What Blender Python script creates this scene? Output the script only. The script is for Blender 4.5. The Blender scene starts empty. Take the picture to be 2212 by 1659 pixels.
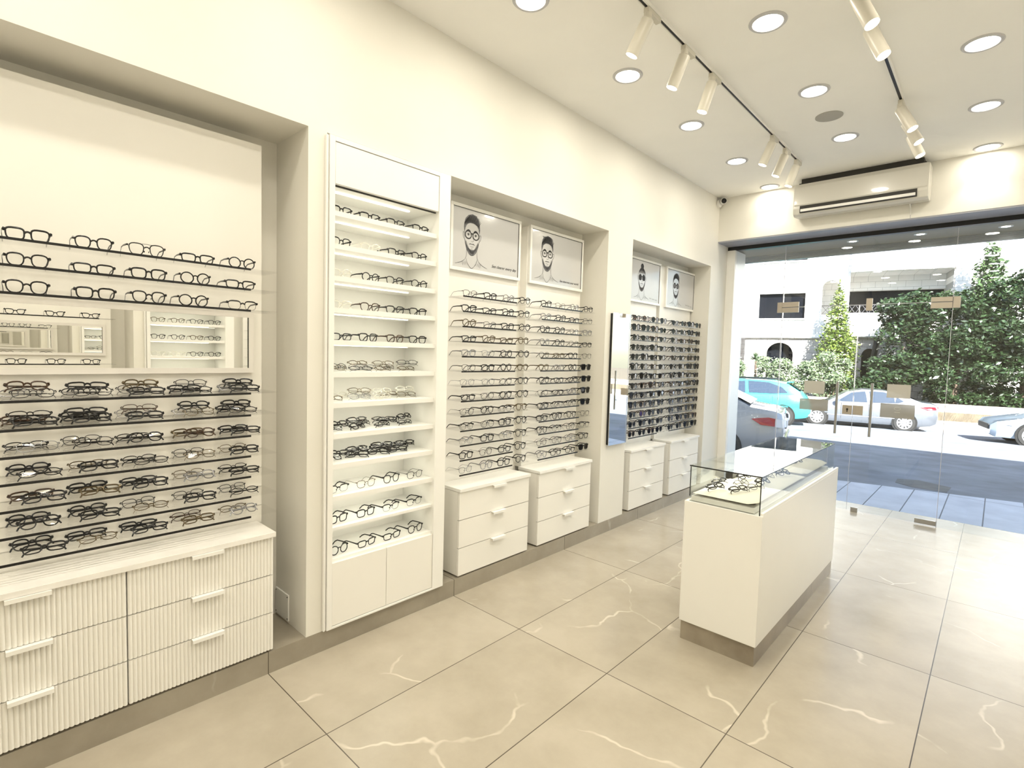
import bpy, bmesh, math, random
from mathutils import Vector, Matrix
random.seed(7)
PI = math.pi
sc = bpy.context.scene
COL = sc.collection

# ------------------------------------------------------------------ camera
RX = (0.73284531, 0.0604576, -0.67770394)
RY = (0.67982218, -0.02419015, 0.73297792)
RZ = (0.02792033, -0.99787761, -0.05882806)
cam = bpy.data.cameras.new('camera')
cam.sensor_fit = 'HORIZONTAL'; cam.sensor_width = 36.0
cam.lens = 36.0 * 1135.283 / 2212.0
cam.clip_start = 0.02; cam.clip_end = 400
camo = bpy.data.objects.new('camera', cam); COL.objects.link(camo)
camo.matrix_world = Matrix(((RX[0], -RX[1], -RX[2], 2.547), (RY[0], -RY[1], -RY[2], 0.0),
                            (RZ[0], -RZ[1], -RZ[2], 1.61), (0, 0, 0, 1)))
sc.camera = camo

# ------------------------------------------------------------------ sky, sun, exposure
sc.view_settings.view_transform = 'Standard'
sc.view_settings.look = 'None'
sc.view_settings.gamma = 1.0
sc.view_settings.use_curve_mapping = False
sc.view_settings.exposure = 0.16
sc.cycles.transparent_max_bounces = 64
sc.cycles.glossy_bounces = 6
sc.cycles.max_bounces = 9
sc.cycles.diffuse_bounces = 4
SUN_DIR = Vector((-0.50, 0.62, -0.60)).normalized()      # direction the light travels
w = bpy.data.worlds.new('sky'); sc.world = w; w.use_nodes = True
nt = w.node_tree; nt.nodes.clear()
sky = nt.nodes.new('ShaderNodeTexSky'); sky.sky_type = 'NISHITA'; sky.sun_disc = False
sky.sun_elevation = math.asin(-SUN_DIR.z)
sky.sun_rotation = math.atan2(-SUN_DIR.x, -SUN_DIR.y)
bg = nt.nodes.new('ShaderNodeBackground'); bg.inputs[1].default_value = 0.40
wo = nt.nodes.new('ShaderNodeOutputWorld')
nt.links.new(sky.outputs[0], bg.inputs[0]); nt.links.new(bg.outputs[0], wo.inputs[0])
sl = bpy.data.lights.new('sun', 'SUN'); sl.energy = 26.0; sl.angle = math.radians(0.5); sl.color = (1, 0.96, 0.9)
so = bpy.data.objects.new('sun', sl); COL.objects.link(so)
so.rotation_euler = SUN_DIR.to_track_quat('-Z', 'Y').to_euler()
so.location = (10, -10, 20)
DOWN_W = 12.0 
FLOOD_W = 3.9       # watts of one ceiling downlight
TRACK_W = 7.0
LED_W = 0.30
WARM = (1.0, 0.93, 0.785)

# ------------------------------------------------------------------ materials
MATS = {}
def newmat(name):
    m = bpy.data.materials.new(name); m.use_nodes = True
    MATS[name] = m
    return m, m.node_tree, m.node_tree.nodes['Principled BSDF']
def pm(name, col, rough=0.5, metal=0.0, coat=0.0, spec=0.5, bump=0.0, bscale=200.0, var=0.0, vscale=3.0):
    m, t, b = newmat(name)
    b.inputs['Base Color'].default_value = (*col, 1)
    b.inputs['Roughness'].default_value = rough; b.inputs['Metallic'].default_value = metal
    b.inputs['Coat Weight'].default_value = coat
    b.inputs['Specular IOR Level'].default_value = spec
    tc = t.nodes.new('ShaderNodeTexCoord')
    n = t.nodes.new('ShaderNodeTexNoise'); n.inputs['Scale'].default_value = vscale; n.inputs['Detail'].default_value = 3
    t.links.new(tc.outputs['Object'], n.inputs['Vector'])
    r = t.nodes.new('ShaderNodeValToRGB')
    v = max(var, 0.01)
    r.color_ramp.elements[0].color = (*[c * (1 - v) for c in col], 1); r.color_ramp.elements[0].position = 0.3
    r.color_ramp.elements[1].color = (*[min(1, c * (1 + v)) for c in col], 1); r.color_ramp.elements[1].position = 0.7
    t.links.new(n.outputs['Fac'], r.inputs['Fac']); t.links.new(r.outputs['Color'], b.inputs['Base Color'])
    if bump:
        n2 = t.nodes.new('ShaderNodeTexNoise'); n2.inputs['Scale'].default_value = bscale
        t.links.new(tc.outputs['Object'], n2.inputs['Vector'])
        bp = t.nodes.new('ShaderNodeBump'); bp.inputs['Strength'].default_value = bump; bp.inputs['Distance'].default_value = 0.002
        t.links.new(n2.outputs['Fac'], bp.inputs['Height']); t.links.new(bp.outputs[0], b.inputs['Normal'])
    return m
def emis(name, col, s):
    m, t, b = newmat(name)
    b.inputs['Base Color'].default_value = (*col, 1)
    b.inputs['Emission Color'].default_value = (*col, 1); b.inputs['Emission Strength'].default_value = s
    return m
def thin_glass(name, tint=(1, 1, 1), ior=1.45, extra=0.0, rough=0.0):
    m = bpy.data.materials.new(name); m.use_nodes = True; t = m.node_tree; t.nodes.clear(); MATS[name] = m
    o = t.nodes.new('ShaderNodeOutputMaterial'); mx = t.nodes.new('ShaderNodeMixShader')
    tr = t.nodes.new('ShaderNodeBsdfTransparent'); tr.inputs[0].default_value = (*tint, 1)
    g = t.nodes.new('ShaderNodeBsdfGlossy'); g.inputs['Roughness'].default_value = rough
    f = t.nodes.new('ShaderNodeFresnel')
    ge = t.nodes.new('ShaderNodeNewGeometry'); mr = t.nodes.new('ShaderNodeMapRange')   # same reflectance from both sides of a thin sheet
    mr.inputs['To Min'].default_value = ior; mr.inputs['To Max'].default_value = 1.0 / ior
    t.links.new(ge.outputs['Backfacing'], mr.inputs['Value']); t.links.new(mr.outputs[0], f.inputs[0])
    a = t.nodes.new('ShaderNodeMath'); a.operation = 'ADD'; a.use_clamp = True; a.inputs[1].default_value = extra
    t.links.new(f.outputs[0], a.inputs[0]); t.links.new(a.outputs[0], mx.inputs[0])
    t.links.new(tr.outputs[0], mx.inputs[1]); t.links.new(g.outputs[0], mx.inputs[2]); t.links.new(mx.outputs[0], o.inputs[0])
    return m
def frosted(name, col, alpha):
    m = bpy.data.materials.new(name); m.use_nodes = True; t = m.node_tree; t.nodes.clear(); MATS[name] = m
    o = t.nodes.new('ShaderNodeOutputMaterial'); mx = t.nodes.new('ShaderNodeMixShader')
    tr = t.nodes.new('ShaderNodeBsdfTransparent'); g = t.nodes.new('ShaderNodeBsdfDiffuse'); g.inputs[0].default_value = (*col, 1)
    mx.inputs[0].default_value = alpha
    t.links.new(tr.outputs[0], mx.inputs[1]); t.links.new(g.outputs[0], mx.inputs[2]); t.links.new(mx.outputs[0], o.inputs[0])
    return m
def grid_mat(name, ax, size, off, line, linecol, c1, c2, rough, vein=None, bump=0.0, axes=(0, 1), stagger=0.0):
    """tiles with joint lines along two object axes"""
    m, t, b = newmat(name); N = t.nodes; L = t.links
    tc = N.new('ShaderNodeTexCoord'); sp = N.new('ShaderNodeSeparateXYZ'); L.new(tc.outputs['Object'], sp.inputs[0])
    def mth(op, a, bb=None, c=None):
        n = N.new('ShaderNodeMath'); n.operation = op
        for i, v in enumerate((a, bb, c)):
            if v is None: continue
            if isinstance(v, (int, float)): n.inputs[i].default_value = v
            else: L.new(v, n.inputs[i])
        return n.outputs[0]
    idx = []; masks = []
    second = mth('DIVIDE', mth('SUBTRACT', sp.outputs[axes[1]], off[1]), size[1])
    fl2 = mth('FLOOR', second)
    first = mth('DIVIDE', mth('SUBTRACT', sp.outputs[axes[0]], off[0]), size[0])
    if stagger: first = mth('ADD', first, mth('MULTIPLY', mth('MODULO', fl2, 2.0), stagger))
    for q, s in ((first, size[0]), (second, size[1])):
        fr = mth('FRACT', q); d = mth('MINIMUM', fr, mth('SUBTRACT', 1.0, fr))
        masks.append(mth('LESS_THAN', d, line / 2 / s)); idx.append(mth('FLOOR', q))
    mask = mth('MAXIMUM', masks[0], masks[1])
    cmb = N.new('ShaderNodeCombineXYZ'); L.new(idx[0], cmb.inputs[0]); L.new(idx[1], cmb.inputs[1])
    wn = N.new('ShaderNodeTexWhiteNoise'); L.new(cmb.outputs[0], wn.inputs[0])
    off3 = N.new('ShaderNodeVectorMath'); off3.operation = 'MULTIPLY_ADD'
    L.new(wn.outputs['Color'], off3.inputs[0]); off3.inputs[1].default_value = (9, 9, 9); L.new(tc.outputs['Object'], off3.inputs[2])
    nz = N.new('ShaderNodeTexNoise'); nz.inputs['Scale'].default_value = 2.2; nz.inputs['Detail'].default_value = 8; nz.inputs['Roughness'].default_value = 0.62
    L.new(off3.outputs[0], nz.inputs['Vector'])
    rp = N.new('ShaderNodeValToRGB'); rp.color_ramp.elements[0].position = 0.32; rp.color_ramp.elements[1].position = 0.68
    rp.color_ramp.elements[0].color = (*c1, 1); rp.color_ramp.elements[1].color = (*c2, 1)
    L.new(nz.outputs['Fac'], rp.inputs[0]); col = rp.outputs[0]
    if vein:
        n2 = N.new('ShaderNodeTexNoise'); n2.inputs['Scale'].default_value = 1.7; n2.inputs['Detail'].default_value = 4
        L.new(off3.outputs[0], n2.inputs['Vector'])
        wv = N.new('ShaderNodeVectorMath'); wv.operation = 'MULTIPLY_ADD'; L.new(n2.outputs['Color'], wv.inputs[0]); wv.inputs[1].default_value = (0.6, 0.6, 0); L.new(off3.outputs[0], wv.inputs[2])
        vo = N.new('ShaderNodeTexVoronoi'); vo.feature = 'DISTANCE_TO_EDGE'; vo.voronoi_dimensions = '2D'; vo.inputs['Scale'].default_value = 1.3; L.new(wv.outputs[0], vo.inputs['Vector'])
        n3 = N.new('ShaderNodeTexNoise'); n3.inputs['Scale'].default_value = 2.6; n3.inputs['Detail'].default_value = 4; L.new(off3.outputs[0], n3.inputs['Vector'])
        mr = N.new('ShaderNodeMapRange'); mr.inputs['From Min'].default_value = 0.50; mr.inputs['From Max'].default_value = 0.62; L.new(n3.outputs['Fac'], mr.inputs['Value'])
        ln = N.new('ShaderNodeMapRange'); ln.inputs['From Min'].default_value = 0.014; ln.inputs['From Max'].default_value = 0.003; L.new(vo.outputs['Distance'], ln.inputs['Value'])
        vm = mth('MULTIPLY', ln.outputs[0], mr.outputs[0])
        mv = N.new('ShaderNodeMixRGB'); L.new(mth('MULTIPLY', vm, 0.5), mv.inputs[0]); L.new(col, mv.inputs[1]); mv.inputs[2].default_value = (*vein, 1)
        col = mv.outputs[0]
    mx = N.new('ShaderNodeMixRGB'); L.new(mask, mx.inputs[0]); L.new(col, mx.inputs[1]); mx.inputs[2].default_value = (*linecol, 1)
    L.new(mx.outputs[0], b.inputs['Base Color']); b.inputs['Roughness'].default_value = rough
    if bump:
        bp = N.new('ShaderNodeBump'); bp.inputs['Strength'].default_value = bump; bp.inputs['Distance'].default_value = 0.01
        L.new(nz.outputs['Fac'], bp.inputs['Height']); L.new(bp.outputs[0], b.inputs['Normal'])
    return m

M = MATS
pm('wall_paint', (0.83, 0.81, 0.745), 0.6, bump=0.15, bscale=300)
pm('ceiling_paint', (0.94, 0.93, 0.895), 0.7)
pm('white_lacquer', (0.91, 0.90, 0.86), 0.35)
pm('front_lacquer', (0.90, 0.88, 0.825), 0.4)
pm('panel_white', (0.90, 0.88, 0.83), 0.4)
pm('dark_gap', (0.03, 0.028, 0.025), 0.6)
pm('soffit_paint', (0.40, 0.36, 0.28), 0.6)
pm('header_grey', (0.55, 0.55, 0.57), 0.5)
pm('underside_grey', (0.34, 0.35, 0.40), 0.5)
pm('ironwork', (0.10, 0.10, 0.11), 0.5)
pm('black_metal', (0.012, 0.012, 0.012), 0.35)
pm('white_metal', (0.85, 0.84, 0.80), 0.35)
pm('brushed_steel', (0.45, 0.44, 0.42), 0.28, 1.0)
pm('patch_metal', (0.48, 0.43, 0.36), 0.35, 0.6)
pm('chrome', (0.8, 0.8, 0.8), 0.08, 1.0)
pm('cream_cushion', (0.86, 0.82, 0.70), 0.75, bump=0.3, bscale=900)
pm('mirror_frame', (0.84, 0.81, 0.77), 0.4)
pm('speaker_grille', (0.42, 0.41, 0.38), 0.8)
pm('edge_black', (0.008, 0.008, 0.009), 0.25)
pm('glass_edge_green', (0.02, 0.05, 0.045), 0.2)
pm('ink', (0.02, 0.02, 0.022), 0.7)
pm('ink_grey', (0.16, 0.16, 0.17), 0.7, var=0.4, vscale=60)
pm('print_paper', (0.60, 0.60, 0.60), 0.12, coat=0.3)
pm('marble_top', (0.89, 0.87, 0.83), 0.25, var=0.05, vscale=9)
pm('lamp_shell', (0.60, 0.57, 0.49), 0.35)
pm('ac_white', (0.70, 0.68, 0.62), 0.25, coat=0.4)
m, t, b = newmat('mirror'); b.inputs['Base Color'].default_value = (0.93, 0.93, 0.91, 1); b.inputs['Metallic'].default_value = 1; b.inputs['Roughness'].default_value = 0.0
grid_mat('floor_tile', 0, (0.6, 1.2), (0.58, 1.047), 0.0045, (0.10, 0.085, 0.065), (0.40, 0.355, 0.28), (0.50, 0.45, 0.365), 0.24, vein=(0.85, 0.79, 0.68))
grid_mat('plinth_tile', 0, (5.0, 1.2), (-1.0, 1.047), 0.004, (0.10, 0.085, 0.065), (0.30, 0.265, 0.21), (0.40, 0.36, 0.29), 0.25, vein=(0.55, 0.5, 0.42))
grid_mat('counter_tile', 0, (5.0, 5.0), (-1.0, -1.0), 0.004, (0.10, 0.085, 0.065), (0.24, 0.20, 0.15), (0.42, 0.37, 0.29), 0.3)
grid_mat('pavement', 0, (0.37, 3.0), (1.405, 6.2), 0.012, (0.10, 0.11, 0.13), (0.46, 0.49, 0.54), (0.62, 0.65, 0.70), 0.7, bump=0.3)
grid_mat('stone_white', 0, (0.62, 0.30), (0, 0), 0.012, (0.42, 0.42, 0.40), (0.80, 0.79, 0.76), (0.88, 0.87, 0.84), 0.8, axes=(0, 2), stagger=0.5)
grid_mat('stone_rough', 0, (0.52, 0.34), (0, 0), 0.02, (0.30, 0.27, 0.24), (0.50, 0.46, 0.42), (0.74, 0.70, 0.65), 0.9, axes=(0, 2), stagger=0.4, bump=0.5)
grid_mat('stone_beige', 0, (0.5, 0.28), (0, 0), 0.016, (0.4, 0.3, 0.24), (0.70, 0.60, 0.52), (0.80, 0.72, 0.62), 0.9, axes=(0, 2), stagger=0.5)
pm('asphalt', (0.165, 0.185, 0.215), 0.85, bump=0.5, bscale=60, var=0.25, vscale=1.5)
pm('asphalt_patch', (0.12, 0.12, 0.115), 0.9, bump=0.5, bscale=60, var=0.2)
pm('far_pavement', (0.55, 0.53, 0.50), 0.9, var=0.1)
pm('garden_soil', (0.12, 0.10, 0.07), 1.0, var=0.3)
pm('garden_wall', (0.62, 0.54, 0.44), 0.9, var=0.2, vscale=2)
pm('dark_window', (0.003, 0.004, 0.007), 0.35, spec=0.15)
pm('tree_bark', (0.10, 0.07, 0.05), 0.9, var=0.3, vscale=20)
def leafmat(name, c1, c2, sc_=7.0, rough=0.4):
    m = pm(name, c1, rough, spec=0.6)
    r = [n for n in m.node_tree.nodes if n.type == 'VALTORGB'][0]
    n = [n for n in m.node_tree.nodes if n.type == 'TEX_NOISE'][0]; n.inputs['Scale'].default_value = sc_
    r.color_ramp.elements[0].color = (*c1, 1); r.color_ramp.elements[1].color = (*c2, 1)
leafmat('leaf_ficus', (0.006, 0.016, 0.006), (0.045, 0.08, 0.032), rough=0.25)
leafmat('leaf_conifer', (0.025, 0.06, 0.01), (0.18, 0.24, 0.04))
leafmat('leaf_cypress', (0.02, 0.05, 0.02), (0.10, 0.16, 0.06))
leafmat('leaf_shrub', (0.02, 0.05, 0.02), (0.30, 0.38, 0.22), 9.0)  # pale end of the tone puts sun gloss into the leaf colour
pm('glint_white', (0.85, 0.85, 0.75), 0.6)  # painted glints of sun on the glossy shrub leaves
thin_glass('window_glass', (0.97, 0.985, 0.985), 1.5)
thin_glass('case_glass', (0.97, 0.985, 0.98), 1.5, extra=0.02)
thin_glass('acrylic', (0.997, 0.997, 0.994), 1.12)
thin_glass('clear_lens', (0.98, 0.98, 0.975), 1.25)
thin_glass('dark_lens', (0.008, 0.007, 0.008), 1.35)
thin_glass('brown_lens', (0.16, 0.07, 0.03), 1.4)
thin_glass('purple_lens', (0.09, 0.05, 0.30), 1.5)
frosted('frosted_film', (0.42, 0.41, 0.37), 0.8)
frosted('frosted_film_light', (0.62, 0.60, 0.54), 0.85)
emis('lamp_glow', (1.0, 0.93, 0.80), 14.0)
emis('led_glow', (1.0, 0.98, 0.86), 3.0)
pm('acetate_black', (0.008, 0.008, 0.009), 0.25)
pm('acetate_brown', (0.05, 0.025, 0.012), 0.3, var=0.6, vscale=60)
pm('acetate_clear', (0.80, 0.78, 0.70), 0.2)
pm('metal_dark', (0.03, 0.03, 0.03), 0.35, 0.6)
pm('metal_gold', (0.13, 0.10, 0.06), 0.3, 0.8)
pm('metal_silver', (0.30, 0.30, 0.31), 0.3, 0.8)
pm('car_silver', (0.15, 0.165, 0.19), 0.3, 0.35, coat=1.0)
pm('car_silver_light', (0.42, 0.43, 0.45), 0.3, 0.3, coat=1.0)
pm('car_teal', (0.03, 0.40, 0.40), 0.3, 0.0, coat=1.0)
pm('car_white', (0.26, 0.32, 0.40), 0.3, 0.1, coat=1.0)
pm('car_glass', (0.03, 0.045, 0.07), 0.08, coat=0.6)
pm('tyre', (0.02, 0.02, 0.02), 0.8)
pm('wheel_alloy', (0.42, 0.43, 0.45), 0.3, 0.5)
pm('lamp_red', (0.45, 0.01, 0.02), 0.2, coat=1.0)
pm('lamp_clear', (0.75, 0.76, 0.78), 0.15, coat=1.0)
pm('plate_white', (0.85, 0.85, 0.85), 0.4)
pm('shutter_metal', (0.35, 0.37, 0.40), 0.35, 0.8, bump=0.8, bscale=40)

# ------------------------------------------------------------------ mesh builder
class MB:
    def __init__(s): s.v = []; s.f = []; s.mi = []; s.cur = 0
    def add(s, vs, fs):
        o = len(s.v); s.v += [tuple(v) for v in vs]; s.f += [tuple(i + o for i in f) for f in fs]; s.mi += [s.cur] * len(fs); return s
    def box(s, x0, x1, y0, y1, z0, z1):
        if x0 > x1: x0, x1 = x1, x0
        if y0 > y1: y0, y1 = y1, y0
        return s.add([(x0, y0, z0), (x1, y0, z0), (x1, y1, z0), (x0, y1, z0), (x0, y0, z1), (x1, y0, z1), (x1, y1, z1), (x0, y1, z1)],
                     [(0, 3, 2, 1), (4, 5, 6, 7), (0, 1, 5, 4), (1, 2, 6, 5), (2, 3, 7, 6), (3, 0, 4, 7)])
    def tube(s, pts, r, n=6, closed=False, r2=None):
        """sweep; r may be a list; r2 = second half-axis (vertical) for flat bars"""
        pts = [Vector(p) for p in pts]; k = len(pts); vs = []; fs = []
        up0 = Vector((0, 0, 1))
        for i, p in enumerate(pts):
            a = pts[(i - 1) % k] if (closed or i > 0) else p; bb = pts[(i + 1) % k] if (closed or i < k - 1) else p
            d = (bb - a).normalized()
            up = up0 if abs(d.dot(up0)) < 0.98 else Vector((0, 1, 0))
            if closed: up = Vector((0, 1, 0)) if abs(d.y) < 0.9 else Vector((0, 0, 1))
            s1 = d.cross(up).normalized(); s2 = s1.cross(d).normalized()
            ri = r[i] if isinstance(r, (list, tuple)) else r
            rj = ri if r2 is None else (r2[i] if isinstance(r2, (list, tuple)) else r2)
            for j in range(n):
                t = 2 * PI * (j + 0.5) / n
                vs.append(p + s1 * math.cos(t) * ri + s2 * math.sin(t) * rj)
        for i in range(k if closed else k - 1):
            for j in range(n):
                a = i * n + j; b_ = i * n + (j + 1) % n; c = ((i + 1) % k) * n + (j + 1) % n; d_ = ((i + 1) % k) * n + j
                fs.append((a, b_, c, d_))
        if not closed:
            fs.append(tuple(reversed(range(n)))); fs.append(tuple(range((k - 1) * n, k * n)))
        return s.add(vs, fs)
    def lathe(s, prof, c=(0, 0, 0), ax=(0, 0, 1), n=24, cap=True):
        ax = Vector(ax).normalized(); u = ax.orthogonal().normalized(); v = ax.cross(u); c = Vector(c); vs = []; fs = []
        for (r, h) in prof:
            for j in range(n):
                t = 2 * PI * j / n; vs.append(c + ax * h + (u * math.cos(t) + v * math.sin(t)) * r)
        for i in range(len(prof) - 1):
            for j in range(n):
                fs.append((i * n + j, i * n + (j + 1) % n, (i + 1) * n + (j + 1) % n, (i + 1) * n + j))
        if cap: fs.append(tuple(reversed(range(n)))); fs.append(tuple(range((len(prof) - 1) * n, len(prof) * n)))
        return s.add(vs, fs)
    def poly(s, pts): return s.add(pts, [tuple(range(len(pts)))])
    def prism(s, pts, d):
        k = len(pts); d = Vector(d); a = [Vector(p) for p in pts]
        return s.add(a + [p + d for p in a], [tuple(range(k)), tuple(reversed(range(k, 2 * k)))] + [(i, i + k, (i + 1) % k + k, (i + 1) % k) for i in range(k)])
    def build(s, name, mat, parent=None, smooth=False, bevel=0.0, fix=True):
        me = bpy.data.meshes.new(name); me.from_pydata(s.v, [], s.f)
        mats = mat if isinstance(mat, (list, tuple)) else [mat]
        for m_ in mats: me.materials.append(M[m_])
        if len(mats) > 1: me.polygons.foreach_set('material_index', s.mi)
        if fix:
            bm = bmesh.new(); bm.from_mesh(me); bmesh.ops.recalc_face_normals(bm, faces=bm.faces); bm.to_mesh(me); bm.free()
        if smooth: me.polygons.foreach_set('use_smooth', [True] * len(me.polygons))
        me.update()
        o = bpy.data.objects.new(name, me); COL.objects.link(o)
        if parent is not None: o.parent = parent
        if bevel:
            bv = o.modifiers.new('bevel', 'BEVEL'); bv.width = bevel; bv.segments = 2; bv.limit_method = 'ANGLE'
        if smooth:
            try:
                me.set_sharp_from_angle(angle=math.radians(35))
            except Exception: pass
        return o
def tag(o, label=None, cat=None, group=None, kind=None):
    if label and len(label.split()) > 16: print('LONGLABEL', label)
    if label: o['label'] = label
    if cat: o['category'] = cat
    if group: o['group'] = group
    if kind: o['kind'] = kind
    return o
def empty(name, loc=(0, 0, 0), rz=0.0, label=None, cat=None, group=None):
    o = bpy.data.objects.new(name, None); o.empty_display_size = 0.05; COL.objects.link(o)
    o.location = loc; o.rotation_euler = (0, 0, rz)
    return tag(o, label, cat, group)
def rel(o, parent, loc):
    """vertices given in world space, parent at loc (no rotation)"""
    o.location = (-loc[0], -loc[1], -loc[2]); return o
def copy_tree(o, parent=None):
    c = o.copy(); COL.objects.link(c); c.parent = parent
    for ch in list(o.children): copy_tree(ch, c)
    return c
def struct(o, label, cat): return tag(o, label, cat, kind='structure')
ORD = ['first', 'second', 'third', 'fourth', 'fifth', 'sixth', 'seventh', 'eighth', 'ninth', 'tenth', 'eleventh', 'twelfth', 'thirteenth']

XW = 3.15          # opposite wall plane
H = 3.5
def mx(side, x): return x if side > 0 else XW - x

# ------------------------------------------------------------------ room shell
mb = MB(); mb.box(-0.4, XW + 0.4, -3.0, 7.05, -0.12, 0.0); struct(mb.build('floor', 'floor_tile'), 'large beige marble-look floor tiles with thin dark joints', 'floor')
mb = MB(); mb.box(-0.4, XW + 0.4, -3.0, 6.66, H, H + 0.2); struct(mb.build('ceiling', 'ceiling_paint'), 'plain off-white flat ceiling with round downlights', 'ceiling')
def side_wall(side, name):
    mb = MB(); X = lambda x: mx(side, x)
    def b(x0, x1, y0, y1, z0, z1): mb.box(X(x0), X(x1), y0, y1, z0, z1)
    b(-0.4, 0, -3.0, 6.9, 2.69, H)                                  # above the niches
    b(-0.4, 0, -3.0, -0.28, 0.11, 2.69)
    b(-0.4, 0, 1.237, 1.335, 0.11, 2.69)
    b(-0.4, 0, 2.135, 2.137, 0.11, 2.69)
    b(-0.4, 0, 3.935, 4.347, 0.11, 2.69)
    b(-0.4, 0, 6.13, 6.9, 0.11, 2.69)
    b(-0.4, -0.36, -0.28, 1.237, 0.11, 2.69)                        # niche backs
    b(-0.4, -0.32, 1.335, 2.135, 0.11, 2.69)
    b(-0.4, -0.28, 2.137, 3.935, 0.11, 2.69)
    b(-0.4, -0.28, 4.347, 6.13, 0.11, 2.69)
    return mb.build(name, 'wall_paint')
struct(side_wall(1, 'wall_left'), 'cream white wall with recessed display niches', 'wall')
struct(side_wall(-1, 'wall_right'), 'cream white wall opposite, with recessed display niches', 'wall')
mb = MB(); mb.box(-0.4, XW + 0.4, -3.2, -3.0, 0, H); struct(mb.build('wall_back', 'wall_paint'), 'plain cream wall at the back of the shop', 'wall')
for side, nm in ((1, 'baseboard_left'), (-1, 'baseboard_right')):
    mb = MB(); mb.box(mx(side, -0.4), mx(side, 0.0), -3.0, 6.9, 0.0, 0.11)
    struct(mb.build(nm, 'plinth_tile'), 'grey-beige tiled plinth running under the wall niches', 'plinth')
# header above the shop front
mb = MB(); mb.box(-0.1, XW + 0.1, 6.3, 6.62, 3.0, H); struct(mb.build('wall_front', 'wall_paint'), 'cream header above the glass shop front', 'wall')
mb = MB(); mb.box(0.0, XW, 6.302, 6.62, 2.985, 3.0)
mb.box(1.835, 1.838, 6.297, 6.3, 3.0, 3.17)
struct(mb.build('trim_1', 'underside_grey'), 'grey underside trim of the header', 'trim')
mb = MB(); mb.box(0.0, XW, 6.62, 6.68, 2.94, 3.02); struct(mb.build('trim_2', 'black_metal'), 'black rail along the top of the shop front glass', 'trim')
mb = MB(); mb.box(0.0, 0.10, 6.60, 6.95, 0.0, 2.94); struct(mb.build('trim_3', 'white_lacquer', bevel=0.004), 'white pilaster at the left end of the glass front', 'trim')
mb = MB(); mb.box(XW - 0.10, XW, 6.60, 6.95, 0.0, 2.94); struct(mb.build('trim_4', 'white_lacquer', bevel=0.004), 'white pilaster at the right end of the glass front', 'trim')

# access plate in the first niche's jamb
ap = empty('access_panel', (-0.27, 1.237, 0.12), 0, 'small square cream access cover low on the side wall of the nearest niche', 'panel')
mb = MB(); mb.box(-0.35, -0.19, 1.229, 1.2365, 0.125, 0.27); rel(mb.build('cover_plate', 'white_lacquer', ap, bevel=0.002), ap, ap.location)
mb = MB()
for x in (-0.34, -0.20):
    for z in (0.137, 0.257): mb.lathe([(0.004, 0), (0.003, 0.002)], (x, 1.2292, z), (0, -1, 0), 10)
rel(mb.build('screws', 'dark_gap', ap), ap, ap.location)

# ------------------------------------------------------------------ eyeglasses
STY = {  # a, b, power, taper, cat, frame radius, brow radius, kind words, bridge z, double bridge
    'square': (0.0265, 0.0205, 3.4, 0.12, 0.0, 0.0017, 0.0024, 'square'),
    'rect': (0.0275, 0.0175, 3.6, 0.12, 0.0, 0.0016, 0.0022, 'rectangular'),
    'round': (0.0240, 0.0235, 2.0, 0.0, 0.0, 0.0017, 0.0018, 'round'),
    'pantos': (0.0255, 0.0225, 2.6, 0.22, 0.0, 0.0015, 0.0020, 'soft-round'),
    'cat': (0.0275, 0.0200, 2.6, 0.22, 0.006, 0.0018, 0.0027, 'cat-eye'),
    'aviator': (0.0280, 0.0240, 2.7, 0.28, 0.0, 0.0012, 0.0015, 'double-bridge'),
    'oval': (0.0265, 0.0160, 2.3, 0.05, 0.0, 0.0011, 0.0013, 'narrow oval'),
    'brow': (0.0275, 0.0195, 3.2, 0.15, 0.0, 0.0006, 0.0022, 'browline'),
    'thin': (0.0265, 0.0205, 2.8, 0.15, 0.0, 0.0009, 0.0010, 'thin wire'),
    'big': (0.0290, 0.0255, 2.8, 0.18, 0.0, 0.0020, 0.0028, 'oversized'),
}
HUE = {'black': ('acetate_black', 'black'), 'brown': ('acetate_brown', 'dark brown'), 'clear': ('acetate_clear', 'clear white'),
       'dark': ('metal_dark', 'dark metal'), 'gold': ('metal_gold', 'bronze metal'), 'silver': ('metal_silver', 'silver metal')}
LENS = {'clear': 'clear_lens', 'sun': 'dark_lens', 'brown': 'brown_lens', 'purple': 'purple_lens'}
def yc(x): return 1.3 * x * x
def lens_outline(st, sgn, n=22):
    a, b_, p, tp, cat = STY[st][:5]; out = []
    for i in range(n):
        t = 2 * PI * i / n; c, s_ = math.cos(t), math.sin(t)
        x = a * math.copysign(abs(c) ** (2 / p), c); z = b_ * math.copysign(abs(s_) ** (2 / p), s_)
        q = (b_ - z) / (2 * b_); x *= 1 - tp * q; x += -0.0016 * q
        if x > 0: z += cat * (x / a) ** 2 * (1 if z > 0 else 0.3)
        X = sgn * (x + a + 0.0085); out.append((X, yc(X), z + b_ + 0.001, s_))
    return out
PROTO = {}
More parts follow.
